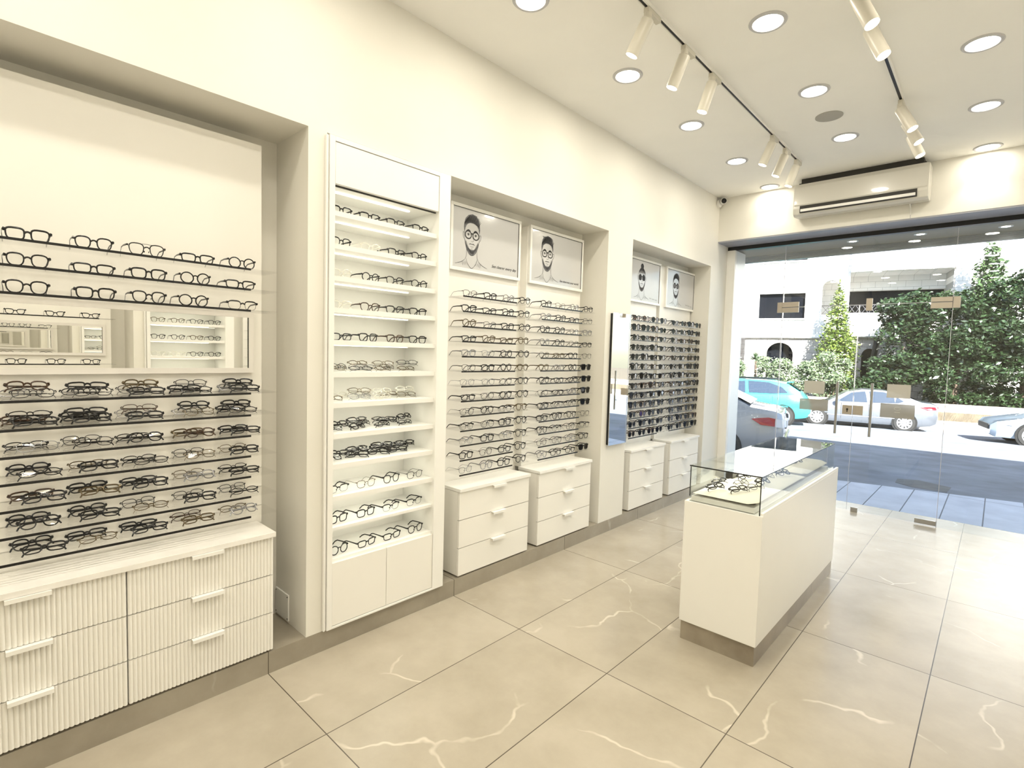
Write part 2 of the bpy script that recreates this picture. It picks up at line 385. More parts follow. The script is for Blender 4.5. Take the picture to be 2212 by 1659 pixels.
def proto_glasses(st, hue, lens, folded):
    a, b_, p, tp, cat, r, rb, word = STY[st]; r *= 1.6; rb *= 1.6; mat = HUE[hue][0]
    root = empty('sunglasses' if lens != 'clear' else 'eyeglasses')
    f = MB()
    for sgn in (-1, 1):
        ol = lens_outline(st, sgn)
        rr = [r + (rb - r) * max(0, s_) for (_, _, _, s_) in ol]
        f.tube([(x, y, z) for x, y, z, _ in ol], rr, 5, closed=True)
        zt = 2 * b_ * 0.80 + cat
        xo = 2 * a + 0.0085 - tp * a * 0.1
        f.tube([(sgn * (xo - 0.001), yc(xo), zt), (sgn * (xo + 0.0035), yc(xo) + 0.001, zt + 0.001), (sgn * (xo + 0.005), yc(xo) + 0.006, zt)], [rb * 1.2, rb * 1.3, rb], 5, r2=[rb * 1.6, rb * 1.8, rb * 1.3])
        if hue not in ('black', 'brown', 'clear'):
            f.tube([(sgn * 0.0095, 0.001, b_ * 0.9), (sgn * 0.0085, 0.006, b_ * 0.75)], 0.0006, 4)
            f.lathe([(0.0035, 0), (0.003, 0.0015)], (sgn * 0.0085, 0.006, b_ * 0.75), (sgn * -1, 0.6, 0), 8)
    zb = 2 * b_ * 0.72
    f.tube([(-0.0095, 0.0, zb - 0.003), (-0.005, -0.001, zb + 0.001), (0, -0.0015, zb + 0.002), (0.005, -0.001, zb + 0.001), (0.0095, 0.0, zb - 0.003)], rb * 1.05, 5)
    if st == 'aviator':
        f.tube([(-0.022, 0.0, 2 * b_ - 0.001), (0, -0.001, 2 * b_ + 0.0005), (0.022, 0.0, 2 * b_ - 0.001)], 0.001, 5)
    f.build('frame', mat, root, smooth=True)
    for sgn in (-1, 1):
        l = MB(); ol = lens_outline(st, sgn); l.poly([(x, y + 0.0002, z) for x, y, z, _ in ol]); l.build('lens', LENS[lens], root, fix=False)
    xh = 2 * a + 0.0135; yh = yc(xh) + 0.006; zt = 2 * b_ * 0.80 + cat
    tw, th = (0.0014, 0.0030) if hue in ('black', 'brown', 'clear') else (0.0009, 0.0014)
    if rb > 0.0024: th = 0.0042
    for i, sgn in enumerate((-1, 1)):
        tm = MB()
        if not folded:
            tm.tube([(sgn * xh, yh, zt), (sgn * (xh + 0.001), 0.05, zt + 0.001), (sgn * (xh - 0.001), 0.095, zt - 0.001), (sgn * (xh - 0.003), 0.112, zt * 0.72), (sgn * (xh - 0.005), 0.134, 0.002)],
                    [tw, tw, tw, tw, tw * 1.1], 6, r2=[th, th * 0.8, th * 0.75, th * 0.8, th * 0.75])
        else:
            yb = yh + 0.003 + 0.005 * i
            tm.tube([(sgn * xh, yh, zt), (sgn * (xh - 0.006), yb + 0.001, zt), (sgn * 0.005, yb + 0.002, zt - 0.001), (sgn * -0.038, yb + 0.001, zt - 0.003), (sgn * -0.058, yb, zt - 0.014), (sgn * -0.064, yb, zt - 0.026)],
                    [tw] * 6, 6, r2=[th * 0.8, th, th * 0.8, th * 0.8, th * 0.75, th * 0.7])
        tm.build('temple', mat, root, smooth=True)
    return root
def glasses(st, hue, lens, folded, loc, rot, label, group):
    key = (st, hue, lens, folded)
    if key not in PROTO: o = proto_glasses(*key); PROTO[key] = o
    else: o = copy_tree(PROTO[key])
    o.location = loc; o.rotation_euler = rot
    if lens != 'clear': o.scale = (1.06, 1.0, 1.14)
    return tag(o, label, 'sunglasses' if lens != 'clear' else 'glasses', group)
def face_rot(side, yaw=0.0): return (0, 0, (PI / 2 if side > 0 else -PI / 2) + yaw)
def lying_rot(side, tilt, yaw=0.0):
    # front turned up towards the room, tops towards the wall
    return (Matrix.Rotation((PI / 2 if side > 0 else -PI / 2) + yaw, 3, 'Z') @ Matrix.Rotation(-tilt, 3, 'X')).to_euler()
def desc(st, hue, lens): return HUE[hue][1] + ' ' + STY[st][7] + (' eyeglasses' if lens == 'clear' else ' sunglasses')

# ------------------------------------------------------------------ racks of acrylic shelves
def rack(side, y0, y1, ztop, shelves, name_words, xp=-0.215, dark_end=0.20, xf=-0.05):
    X = lambda x: mx(side, x)
    root = empty('display_rack', (X(xp), (y0 + y1) / 2, 0.70), 0, name_words, 'display rack')
    L = root.location.copy()
    back = -0.36 if y1 < 1.3 else -0.28
    mb = MB(); mb.box(X(back), X(xp), y0, y1, 0.70, ztop); rel(mb.build('back_panel', 'panel_white', root), root, L)
    for z in shelves:
        mb = MB(); mb.box(X(xp), X(xf), y0 + 0.005, y1 + 0.01, z - 0.005, z); s_ = rel(mb.build('shelf', 'acrylic', root), root, L)
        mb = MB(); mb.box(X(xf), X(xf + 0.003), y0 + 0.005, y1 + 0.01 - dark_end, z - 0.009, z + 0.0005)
        mb.build('painted_dark_edge', 'edge_black', s_)  # black strip paints the dark refraction in the clear front edge
        s_['label'] = 'clear acrylic shelf'
    return root

# rack 1 (nearest niche)
Z1 = [1.970, 1.876, 1.778, 1.388, 1.284, 1.185, 1.087, 0.988, 0.890, 0.792]
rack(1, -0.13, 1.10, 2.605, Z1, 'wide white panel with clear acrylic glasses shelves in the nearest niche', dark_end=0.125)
def wall_mirror(side, label):
    X = lambda x: mx(side, x)
    root = empty('wall_mirror', (X(-0.2), 0.46, 1.475), 0, label, 'mirror'); L = root.location.copy()
    y0, y1, z0, z1 = -0.13, 1.055, 1.475, 1.772; t_ = 0.024
    mb = MB(); mb.box(X(-0.214), X(-0.196), y0, y1, z0, z0 + t_); mb.box(X(-0.214), X(-0.196), y0, y1, z1 - t_, z1)
    mb.box(X(-0.214), X(-0.196), y0, y0 + t_, z0 + t_, z1 - t_); mb.box(X(-0.214), X(-0.196), y1 - t_, y1, z0 + t_, z1 - t_)
    rel(mb.build('mirror_frame', 'mirror_frame', root), root, L)
    mb = MB(); mb.box(X(-0.214), X(-0.202), y0 + t_ - 0.001, y1 - t_ + 0.001, z0 + t_ - 0.001, z1 - t_ + 0.001); rel(mb.build('mirror_glass', 'mirror', root), root, L)
    mb = MB(); mb.box(X(-0.202), X(-0.1985), y1 - t_ - 0.003, y1 - t_, z0 + t_, z1 - t_); rel(mb.build('glass_edge', 'edge_black', root), root, L)
wall_mirror(1, 'long horizontal mirror in a pale frame between the acrylic shelves of the nearest niche')

PLC = ['leftmost', 'second from left', 'third from left', 'second from right', 'rightmost']
PLC4 = ['leftmost', 'second from left', 'third from left', 'rightmost']
T1 = [[('square', 'black'), ('pantos', 'black'), ('aviator', 'dark'), ('rect', 'black'), ('round', 'black')],
      [('pantos', 'black'), ('rect', 'black'), ('square', 'black'), ('round', 'black'), ('rect', 'black')],
      [('pantos', 'black'), ('square', 'black'), ('pantos', 'dark'), ('round', 'black'), ('brow', 'black')]]
Y1 = [[0.218, 0.409, 0.584, 0.774, 0.960], [0.216, 0.408, 0.590, 0.764, 0.953], [0.212, 0.412, 0.590, 0.757, 0.962]]
for r_, zz in enumerate(Z1[:3]):
    for c_, y in enumerate(Y1[r_]):
        st, hue = T1[r_][c_]
        glasses(st, hue, 'clear', False, (-0.085, y, zz), face_rot(1, random.uniform(-.04, .04)),
                '%s, %s shelf above the long mirror, %s' % (desc(st, hue, 'clear'), ['top', 'second', 'third'][r_], PLC[c_]), 'open eyeglasses above the long mirror')
YS = [0.225, 0.400, 0.580, 0.767, 0.962]
STS = ['oval', 'rect', 'pantos', 'thin', 'oval', 'square', 'thin', 'rect']
HS = ['dark', 'black', 'dark', 'gold', 'brown', 'dark', 'silver', 'black']
for r_, zz in enumerate(Z1[3:]):
    for c_, yy in enumerate(YS):
        yy += random.uniform(-.008, .008) - 0.012 * (r_ < 3) * (c_ < 3)
        def pair(dx, dy, dz, tilt, yaw, w_):
            st = random.choice(STS); hue = random.choice(HS)
            glasses(st, hue, 'clear', True, (dx, yy + dy, zz + dz), lying_rot(1, tilt, yaw),
                    '%s, %s pair, %s pile, %s shelf below long mirror' % (desc(st, hue, 'clear'), w_, PLC[c_], ORD[r_]), 'folded eyeglasses below the long mirror')
        pair(-0.172, -0.012, 0.0062, 0.72, random.uniform(-.05, .12), 'back')
        pair(-0.098, 0.014, 0.0062, 0.74, random.uniform(-.1, .08), 'front')
        if r_ < 2: pair(-0.150, 0.004, 0.030, 0.80, random.uniform(-.15, .1), 'upper')

# ------------------------------------------------------------------ drawer cabinets
def fluted(mb, x, y0, y1, z0, z1, pitch, amp):
    n = int(round((y1 - y0) / pitch)) * 6; vs = []; fs = []
    for i in range(n + 1):
        y = y0 + (y1 - y0) * i / n; t = (i % 6) / 6.0
        xx = x + amp * abs(math.sin(PI * t)) ** 0.7
        vs += [(xx, y, z0), (xx, y, z1), (x - 0.016, y, z0), (x - 0.016, y, z1)]
    for i in range(n):
        a = 4 * i; b_ = a + 4
        fs += [(a, b_, b_ + 1, a + 1), (a + 1, b_ + 1, b_ + 3, a + 3), (a, a + 2, b_ + 2, b_), (a + 2, a + 3, b_ + 3, b_ + 2)]
    fs += [(0, 1, 3, 2), (4 * n, 4 * n + 2, 4 * n + 3, 4 * n + 1)]
    mb.add(vs, fs)
def drawer_cabinet(side, y0, y1, label, top=True, flute=0.0, hy=None, group=None):
    X = lambda x: mx(side, x)
    root = empty('drawer_cabinet', (X(-0.11), (y0 + y1) / 2, 0.11), 0, label, 'cabinet', group); L = root.location.copy()
    mb = MB(); mb.box(X(-0.213), X(-0.018), y0, y1, 0.122, 0.684); rel(mb.build('carcass', 'front_lacquer', root), root, L)
    mb = MB(); mb.box(X(-0.20), X(-0.03), y0 + 0.02, y1 - 0.02, 0.1105, 0.1225); rel(mb.build('foot', 'dark_gap', root), root, L)
    mb = MB(); mb.box(X(-0.018), X(-0.0165), y0 + 0.004, y1 - 0.004, 0.128, 0.684); rel(mb.build('shadow_gap', 'dark_gap', root), root, L)
    if top:
        mb = MB(); mb.box(X(-0.2145), X(0.012), y0 - 0.004, y1 + 0.004, 0.687, 0.708); rel(mb.build('worktop', 'white_lacquer', root, bevel=0.001), root, L)
    for k, (z0, z1) in enumerate(((0.122, 0.3055), (0.310, 0.4945), (0.499, 0.683))):
        mb = MB()
        if flute and side > 0: fluted(mb, 0.0, y0 + 0.001, y1 - 0.001, z0, z1, 0.0155, flute)
        else: mb.box(X(-0.0165), X(0.0), y0 + 0.001, y1 - 0.001, z0, z1)
        d = rel(mb.build('drawer', 'front_lacquer', root), root, L)
        h = hy if hy else (y0 + y1) / 2
        mb = MB(); e = flute + 0.001
        mb.box(X(-0.004), X(0.026), h - 0.064, h + 0.064, z1 - 0.001, z1 + 0.0025); mb.box(X(0.0235), X(0.026), h - 0.064, h + 0.064, z1 - 0.013, z1 - 0.001)
        mb.build('handle', 'white_lacquer', d)
    return root
drawer_cabinet(1, -0.108, 0.480, 'fluted white three-drawer unit at the left edge, under the long worktop', top=False, flute=0.006, group='fluted drawer units')
drawer_cabinet(1, 0.4825, 1.070, 'fluted white three-drawer unit beside the low access cover, under the long worktop', top=False, flute=0.006, group='fluted drawer units')
mb = MB(); mb.box(-0.2145, 0.018, -0.112, 1.076, 0.6865, 0.710)
tag(mb.build('worktop', 'marble_top', bevel=0.001), 'long pale veined worktop lying over the fluted drawer units', 'worktop')
drawer_cabinet(1, 2.278, 2.975, 'white three-drawer cabinet standing beside the lit tall cabinet', hy=2.642)
drawer_cabinet(1, 3.090, 3.792, 'white three-drawer cabinet in the middle niche, next to the pillar with the tall mirror', hy=3.468)
drawer_cabinet(1, 4.455, 5.158, 'white three-drawer cabinet in the far niche, just past the tall mirror')
drawer_cabinet(1, 5.295, 6.012, 'white three-drawer cabinet in the far niche, nearest the shop front')
drawer_cabinet(-1, -0.108, 1.070, 'white drawer cabinet on the opposite wall')

# ------------------------------------------------------------------ lit display cabinet
ZC = [2.289, 2.122, 1.958, 1.794, 1.627, 1.457, 1.295, 1.131, 0.969, 0.797, 0.639]   # undersides
def lit_cabinet(side, label):
    X = lambda x: mx(side, x)
    root = empty('display_cabinet', (X(-0.15), 1.73, 0.112), 0, label, 'cabinet'); L = root.location.copy()
    y0, y1 = 1.34, 2.132; i0, i1 = 1.37, 2.045; xf = 0.022; zt = 2.68
    mb = MB()
    mb.box(X(-0.31), X(xf), y0, i0, 0.112, zt); mb.box(X(-0.31), X(xf), i1, y1, 0.112, zt)
    mb.box(X(-0.31), X(-0.30), i0, i1, 0.112, zt); mb.box(X(-0.30), X(xf), i0, i1, 2.655, zt); mb.box(X(-0.30), X(xf), i0, i1, 0.112, 0.124)
    mb.box(X(-0.30), X(0.0), i0, i1, 0.45, 0.485)
    rel(mb.build('carcass', 'white_lacquer', root, bevel=0.0015), root, L)
    mb = MB(); mb.box(X(0.002), X(0.020), 1.322, 1.331, 0.114, zt - 0.004); mb.box(X(0.0005), X(0.014), 1.333, 1.3385, 0.114, zt - 0.004)
    rel(mb.build('side_trim', 'white_lacquer', root, bevel=0.002), root, L)
    mb = MB(); mb.box(X(-0.01), X(xf - 0.004), i0 + 0.003, i1 - 0.003, 2.447, 2.652); rel(mb.build('top_panel', 'white_lacquer', root), root, L)
    mb = MB(); mb.box(X(-0.012), X(-0.011), i0, i1, 0.124, 0.45); mb.box(X(-0.02), X(-0.0105), i0, i1, 2.440, 2.655); rel(mb.build('shadow_gap', 'dark_gap', root), root, L)
    for (a, b_) in ((i0 + 0.002, 1.7075), (1.7105, i1 - 0.002)):
        mb = MB(); mb.box(X(-0.010), X(xf - 0.004), a, b_, 0.128, 0.468); rel(mb.build('door', 'front_lacquer', root), root, L)
    for k, z in enumerate(ZC[:-1]):
        if z < 0.7: break
        mb = MB(); mb.box(X(-0.30), X(0.004), i0, i1, z, z + 0.026); s_ = rel(mb.build('shelf', 'white_lacquer', root), root, L)
        mb = MB(); mb.box(X(-0.125), X(-0.110), i0 + 0.02, i1 - 0.12, z - 0.004, z - 0.0005); mb.build('led_strip', 'led_glow', s_)
    mb = MB(); mb.box(X(-0.30), X(0.004), i0, i1, 0.639, 0.655); rel(mb.build('shelf', 'white_lacquer', root), root, L)
    mb = MB(); mb.box(X(-0.30), X(-0.02), i0, i1, 2.445, 2.455); s_ = rel(mb.build('soffit', 'white_lacquer', root), root, L)
    mb = MB(); mb.box(X(-0.125), X(-0.110), i0 + 0.02, i1 - 0.12, 2.440, 2.4445); mb.build('led_strip', 'led_glow', s_)
    zs = [2.438] + [z - 0.006 for z in ZC[:-1]] + [0.632]
    for z in zs:
        l = bpy.data.lights.new('shelf_light', 'AREA'); l.shape = 'RECTANGLE'; l.size = 0.02; l.size_y = 0.58; l.energy = LED_W; l.color = (1.0, 0.97, 0.80)
        o = bpy.data.objects.new('shelf_light', l); COL.objects.link(o); o.parent = root
        o.location = (X(-0.118) - L.x, 1.70 - L.y, z - L.z - 0.002)
    return root
lit_cabinet(1, 'tall white cabinet with lit shelves of glasses and two lower doors, between the niches')
lit_cabinet(-1, 'lit tall white shelf cabinet on the opposite wall, seen in the long mirror')
CT = [[('square', 'black')] * 4, [('pantos', 'black'), ('pantos', 'clear'), ('square', 'black'), ('pantos', 'black')],
      [('pantos', 'clear'), ('round', 'black'), ('pantos', 'black'), ('round', 'black')], [('square', 'clear'), ('pantos', 'brown'), ('square', 'black'), ('square', 'black')],
      [('rect', 'black'), ('square', 'black'), ('square', 'brown'), ('square', 'black')]]
CY = [1.452, 1.625, 1.795, 1.965]
for r_, rowt in enumerate(CT):
    z = ZC[r_] + 0.026
    for c_, (st, hue) in enumerate(rowt):
        glasses(st, hue, 'clear', False, (-0.055, CY[c_] + random.uniform(-.006, .006), z), face_rot(1, random.uniform(-.05, .12)),
                '%s, %s lit cabinet shelf from top, %s' % (desc(st, hue, 'clear'), ORD[r_], PLC4[c_]), 'eyeglasses on the upper shelves of the lit cabinet')
NP = [(10, ['thin', 'oval'], ['gold', 'dark', 'silver']), (10, ['thin', 'oval'], ['silver', 'gold', 'clear']), (10, ['rect', 'oval', 'square'], ['black']), (11, ['rect', 'square'], ['black'])]
for k, (n, sts, hues) in enumerate(NP):
    z = ZC[5 + k] + 0.026
    for i in range(n):
        lay = 0 if i < n - 3 else 1
        t_ = i / (n - 3) if lay == 0 else (i - (n - 3) + 1.4) / 4.2
        y = 1.425 + 0.56 * t_ * (7 / 7.0) if lay == 0 else 1.60 + 0.36 * (i - (n - 3)) / 2.2
        st = random.choice(sts); hue = random.choice(hues)
        x = -0.07 - 0.075 * (i % 2) if lay == 0 else -0.11
        glasses(st, hue, 'clear', True, (x, y, z + 0.008 + 0.024 * lay + 0.006 * (i % 2)), lying_rot(1, 0.85, random.uniform(-.5, .5)),
                '%s, heap on %s lit cabinet shelf, %s' % (desc(st, hue, 'clear'), ORD[5 + k], ('on top, ' + ['left', 'middle', 'right'][i - (n - 3)]) if lay else ORD[i] + ' from left'),
                'heaped eyeglasses on the lit cabinet shelves')
CB = [[('brow', 'dark'), ('thin', 'gold'), ('pantos', 'black'), ('thin', 'dark')], [('square', 'black'), ('square', 'black'), ('brow', 'dark'), ('brow', 'dark')], [('round', 'black'), ('rect', 'black'), ('rect', 'dark'), ('pantos', 'dark')]]
for r_, (rowt, z) in enumerate(zip(CB, (0.823, 0.665, 0.4855))):
    z = (0.823, 0.655, 0.4855)[r_]
    for c_, (st, hue) in enumerate(rowt):
        glasses(st, hue, 'clear', False, (-0.045 if r_ == 2 else -0.06, CY[c_] - 0.005, z + 0.0005), face_rot(1, 0.12 + random.uniform(-.05, .08)),
                '%s, %s shelf above lit cabinet doors, %s' % (desc(st, hue, 'clear'), ['third', 'second', 'lowest'][r_], PLC4[c_]), 'eyeglasses on the lower shelves of the lit cabinet')

# ------------------------------------------------------------------ racks in niches two and three
Z2 = [1.978 - 0.0993 * i for i in range(13)]
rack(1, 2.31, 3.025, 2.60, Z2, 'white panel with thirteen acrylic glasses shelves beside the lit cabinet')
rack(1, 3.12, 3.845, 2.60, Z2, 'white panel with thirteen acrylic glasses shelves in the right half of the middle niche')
Z3 = [1.962 - 0.0955 * i for i in range(13)]
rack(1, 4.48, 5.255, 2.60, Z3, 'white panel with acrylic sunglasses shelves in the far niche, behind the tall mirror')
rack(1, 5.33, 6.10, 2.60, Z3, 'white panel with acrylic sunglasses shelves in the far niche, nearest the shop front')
RK = [('middle niche left rack', Z2, [2.400, 2.590, 2.775, 2.955], 0), ('middle niche right rack', Z2, [3.205, 3.395, 3.585, 3.780], 1),
      ('far niche left rack', Z3, [4.600, 4.795, 4.985, 5.170], 2), ('far niche right rack', Z3, [5.430, 5.640, 5.840, 6.035], 3)]
for words, zs, ys, kind in RK:
    for r_, z in enumerate(zs):
        for c_, y in enumerate(ys):
            if kind < 2:
                if r_ < 7: st = random.choice(['pantos', 'square', 'rect', 'thin', 'round']); hue = random.choice(['black', 'dark', 'black', 'silver', 'gold'])
                else: st = random.choice(['rect', 'square', 'thin', 'brow', 'pantos']); hue = random.choice(['black', 'dark', 'dark', 'black', 'silver'])
                if c_ == 3 and kind == 0: st, hue = random.choice(['pantos', 'round']), ('black' if r_ not in (3, 5, 8) else 'gold')
                lens = 'sun' if (kind == 1 and c_ == 3 and r_ in (5, 6, 7, 8, 12)) else 'clear'
                if lens == 'sun': st, hue = 'square', 'black'
            else:
                st = random.choice(['square', 'big', 'aviator', 'round', 'cat', 'pantos']); hue = random.choice(['black', 'black', 'black', 'black', 'brown'])
                lens = 'sun'
                if (r_ == 0 and c_ < 2 and kind == 2): lens = 'brown'
                if (r_ == 10 and c_ == 1 and kind == 2): lens = 'purple'
            yaw = random.uniform(-.06, .06)
            ORDR = ORD[r_] + ' shelf'
            glasses(st, hue, lens, False, (-0.075, y + random.uniform(-.006, .006), z), face_rot(1, yaw),
                    '%s, %s, %s, %s' % (desc(st, hue, lens), ORDR, words, PLC4[c_]), ('eyeglasses on the racks of the middle niche' if kind < 2 else 'sunglasses on the racks of the far niche'))

# ------------------------------------------------------------------ opposite wall items (seen in the long mirror)
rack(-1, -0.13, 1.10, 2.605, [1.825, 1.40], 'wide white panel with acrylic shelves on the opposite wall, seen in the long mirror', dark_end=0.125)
wall_mirror(-1, 'long horizontal mirror on the opposite wall, seen inside the other mirror')
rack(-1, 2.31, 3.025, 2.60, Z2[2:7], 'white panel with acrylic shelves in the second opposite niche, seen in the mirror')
for z, wd in ((1.825, 'above'), (1.40, 'below')):
    for c_, y in enumerate((0.16, 0.42, 0.68, 0.93)):
        st = 'cat' if wd == 'above' else 'square'
        glasses(st, 'black', 'clear', False, (XW + 0.085, y, z), face_rot(-1), '%s reflected in long mirror, %s the reflected mirror, %s' % (desc(st, 'black', 'clear'), wd, PLC4[c_]), 'eyeglasses on the opposite rack')
for r_, k in enumerate((2, 3, 4, 5)):
    for c_, y in enumerate(CY):
        st = 'pantos'; hue = [['dark', 'dark', 'gold', 'gold'], ['gold', 'gold', 'black', 'black'], ['black', 'black', 'gold', 'black'], ['clear', 'clear', 'black', 'black']][r_][c_]
        glasses(st, hue, 'clear', False, (XW + 0.055, y, ZC[k] + 0.026), face_rot(-1), '%s in reflected lit cabinet, %s row, %s' % (desc(st, hue, 'clear'), ORD[r_], PLC4[c_]), 'eyeglasses in the opposite lit cabinet')

# ------------------------------------------------------------------ posters with ink portraits
def ribbon(mb, pts, w_, x):
    """flat ink stroke on plane x, pts (y, z)"""
    k = len(pts); vs = []; fs = []
    for i, (p, q) in enumerate(pts):
        a = pts[max(0, i - 1)]; c = pts[min(k - 1, i + 1)]; dx, dy = c[0] - a[0], c[1] - a[1]; l = math.hypot(dx, dy) or 1
        nx, ny = -dy / l, dx / l; ww = w_ * (0.35 + 0.65 * math.sin(PI * min(1, max(0, (i + 0.4) / (k - 0.2)))))
        vs += [(x, p + nx * ww / 2, q + ny * ww / 2), (x, p - nx * ww / 2, q - ny * ww / 2)]
    fs = [(2 * i, 2 * i + 1, 2 * i + 3, 2 * i + 2) for i in range(k - 1)]
    mb.add(vs, fs)
def smooth(pts, n=5):
    out = []
    for i in range(len(pts) - 1):
        p0 = pts[max(0, i - 1)]; p1 = pts[i]; p2 = pts[i + 1]; p3 = pts[min(len(pts) - 1, i + 2)]
        for j in range(n):
            t = j / n
            out.append(tuple(0.5 * (2 * p1[k] + (p2[k] - p0[k]) * t + (2 * p0[k] - 5 * p1[k] + 4 * p2[k] - p3[k]) * t * t + (3 * p1[k] - p0[k] - 3 * p2[k] + p3[k]) * t ** 3) for k in (0, 1)))
    return out + [pts[-1]]
def portrait(root, L, cy, cz, s_, var, x):
    rnd = random.Random(var * 5 + 1)
    T = lambda pts: [(cy + p * s_, cz + q * s_) for p, q in pts]
    ink = MB(); gr = MB()
    def S(pts, w_=0.02, m_=None, sm=True): ribbon(m_ or ink, T(smooth(pts) if sm else pts), w_ * s_ * 1.3, x + 0.0006)
    def F(pts, m_=None, dx=0.0003): (m_ or gr).poly([(x + dx, a, b_) for a, b_ in T(pts)])
    # hair
    if var in (0, 1, 3):
        F([(-.58, .25), (-.63, .50), (-.60, .74), (-.52, 1.00), (-.30, 1.20), (.02, 1.30), (.30, 1.24), (.50, 1.02), (.60, .74), (.62, .48), (.58, .25), (.50, .50), (.38, .68), (.12, .80), (-.12, .80), (-.30, .72), (-.44, .60), (-.52, .42)])
        for i in range(26):
            a = -0.55 + i * 0.044; k_ = (1 - (a / .62) ** 2) ** .5 if abs(a) < .62 else 0; S([(a, .40 + .38 * k_), (a - .03, .55 + .35 * k_), (a + .12, .62 + .62 * k_ + .05 * rnd.random())], .028)
        if var == 1:
            for i in range(10):
                a = -0.5 + i * 0.1; S([(a, .95), (a + .08, 1.12), (a - .04, 1.20)], .03)
    else:
        F([(-.58, .25), (-.55, .60), (-.30, .86), (0, .92), (.30, .86), (.55, .60), (.58, .25), (.48, .50), (.25, .66), (0, .70), (-.25, .66), (-.48, .50)])
        F([(-.22, .90), (-.25, 1.12), (-.10, 1.28), (.10, 1.28), (.25, 1.12), (.22, .90)], ink)
        for i in range(14): a = -.5 + i * .077; S([(a, .45), (a * .8, .70), (a * .3, .92)], .03)
    # face and ears
    S([(-.57, .40), (-.57, .0), (-.50, -.42), (-.34, -.80), (-.12, -1.0), (.12, -1.0), (.34, -.80), (.50, -.42), (.57, .0), (.57, .40)], .022)
    for g in (-1, 1): S([(g * .57, .15), (g * .68, .20), (g * .67, -.05), (g * .57, -.20)], .018)
    # beard
    F([(-.55, -.15), (-.50, -.42), (-.34, -.80), (-.12, -1.0), (.12, -1.0), (.34, -.80), (.50, -.42), (.55, -.15), (.46, -.40), (.30, -.62), (.14, -.70), (-.14, -.70), (-.30, -.62), (-.46, -.40)])
    F([(-.27, -.44), (-.13, -.35), (0, -.37), (.13, -.35), (.27, -.44), (.14, -.42), (0, -.42), (-.14, -.42)])
    for i in range(34):
        a = -.52 + i * .0315; zz = -.98 + .9 * a * a * 2.2; S([(a * .85, zz + .22), (a * .95, zz + .02)], .016)
    S([(-.15, -.52), (0, -.545), (.15, -.52)], .014); S([(-.06, -.64), (0, -.65), (.06, -.64)], .014)
    # nose, brows, eyes
    S([(.05, .18), (.09, -.10), (.12, -.20), (0, -.25), (-.10, -.21)], .014)
    for g in (-1, 1):
        S([(g * .12, .30), (g * .28, .37), (g * .46, .28)], .05)
        if var < 2:
            S([(g * .17, .12), (g * .28, .18), (g * .39, .12)], .02); S([(g * .18, .11), (g * .28, .06), (g * .38, .11)], .012)
            F([(g * .28 + .045 * math.cos(t_), .12 + .045 * math.sin(t_)) for t_ in [k * PI / 4 for k in range(8)]], ink, 0.0005)
    # spectacles
    for g in (-1, 1):
        pw = {0: 2.0, 1: 2.8, 2: 3.2, 3: 2.3}[var]; rr = {0: .215, 1: .20, 2: .20, 3: .20}[var]
        o = []
        for k in range(25):
            t_ = 2 * PI * k / 24; c, q = math.cos(t_), math.sin(t_)
            o.append((g * .29 + rr * 1.08 * math.copysign(abs(c) ** (2 / pw), c), .10 + rr * math.copysign(abs(q) ** (2 / pw), q)))
        if var >= 2: F(o[:-1], ink if var == 2 else gr, 0.0008)
        for k in range(24): ribbon(ink, T([o[k], ((o[k][0] + o[(k + 1)][0]) / 2, (o[k][1] + o[k + 1][1]) / 2), o[k + 1]]), .075 * s_, x + 0.001)
    S([(-.08, .17), (0, .20), (.08, .17)], .06)
    # neck, collar and shoulders
    for g in (-1, 1):
        S([(g * .40, -.72), (g * .42, -1.10), (g * .52, -1.30)], .018)
        S([(g * .52, -1.30), (g * .80, -1.48), (g * 1.25, -1.62)], .02)
        S([(g * .42, -1.22), (g * .34, -1.48), (g * .16, -1.66)], .018)
        for k in range(3): S([(g * (.50 + .1 * k), -1.38 - .03 * k), (g * (.42 + .12 * k), -1.60 - .03 * k)], .014)
    S([(-.34, -1.48), (0, -1.76), (.34, -1.48)], .018)
    o = rel(ink.build('ink_drawing', 'ink', root, fix=False), root, L); o2 = rel(gr.build('grey_shading', 'ink_grey', root, fix=False), root, L)
def text_mesh(txt, size, x, y, z, root, L):
    cu = bpy.data.curves.new('lettering', 'FONT'); cu.body = txt; cu.size = size; cu.shear = 0.35; cu.extrude = 0.0003
    ob = bpy.data.objects.new('tmp', cu); COL.objects.link(ob)
    dg = bpy.context.evaluated_depsgraph_get(); me = bpy.data.meshes.new_from_object(ob.evaluated_get(dg))
    bpy.data.objects.remove(ob); bpy.data.curves.remove(cu)
    me.materials.clear(); me.materials.append(M['ink'])
    o = bpy.data.objects.new('lettering', me); COL.objects.link(o); o.parent = root
    o.rotation_euler = (PI / 2, 0, PI / 2); o.location = (x - L.x, y - L.y, z - L.z)
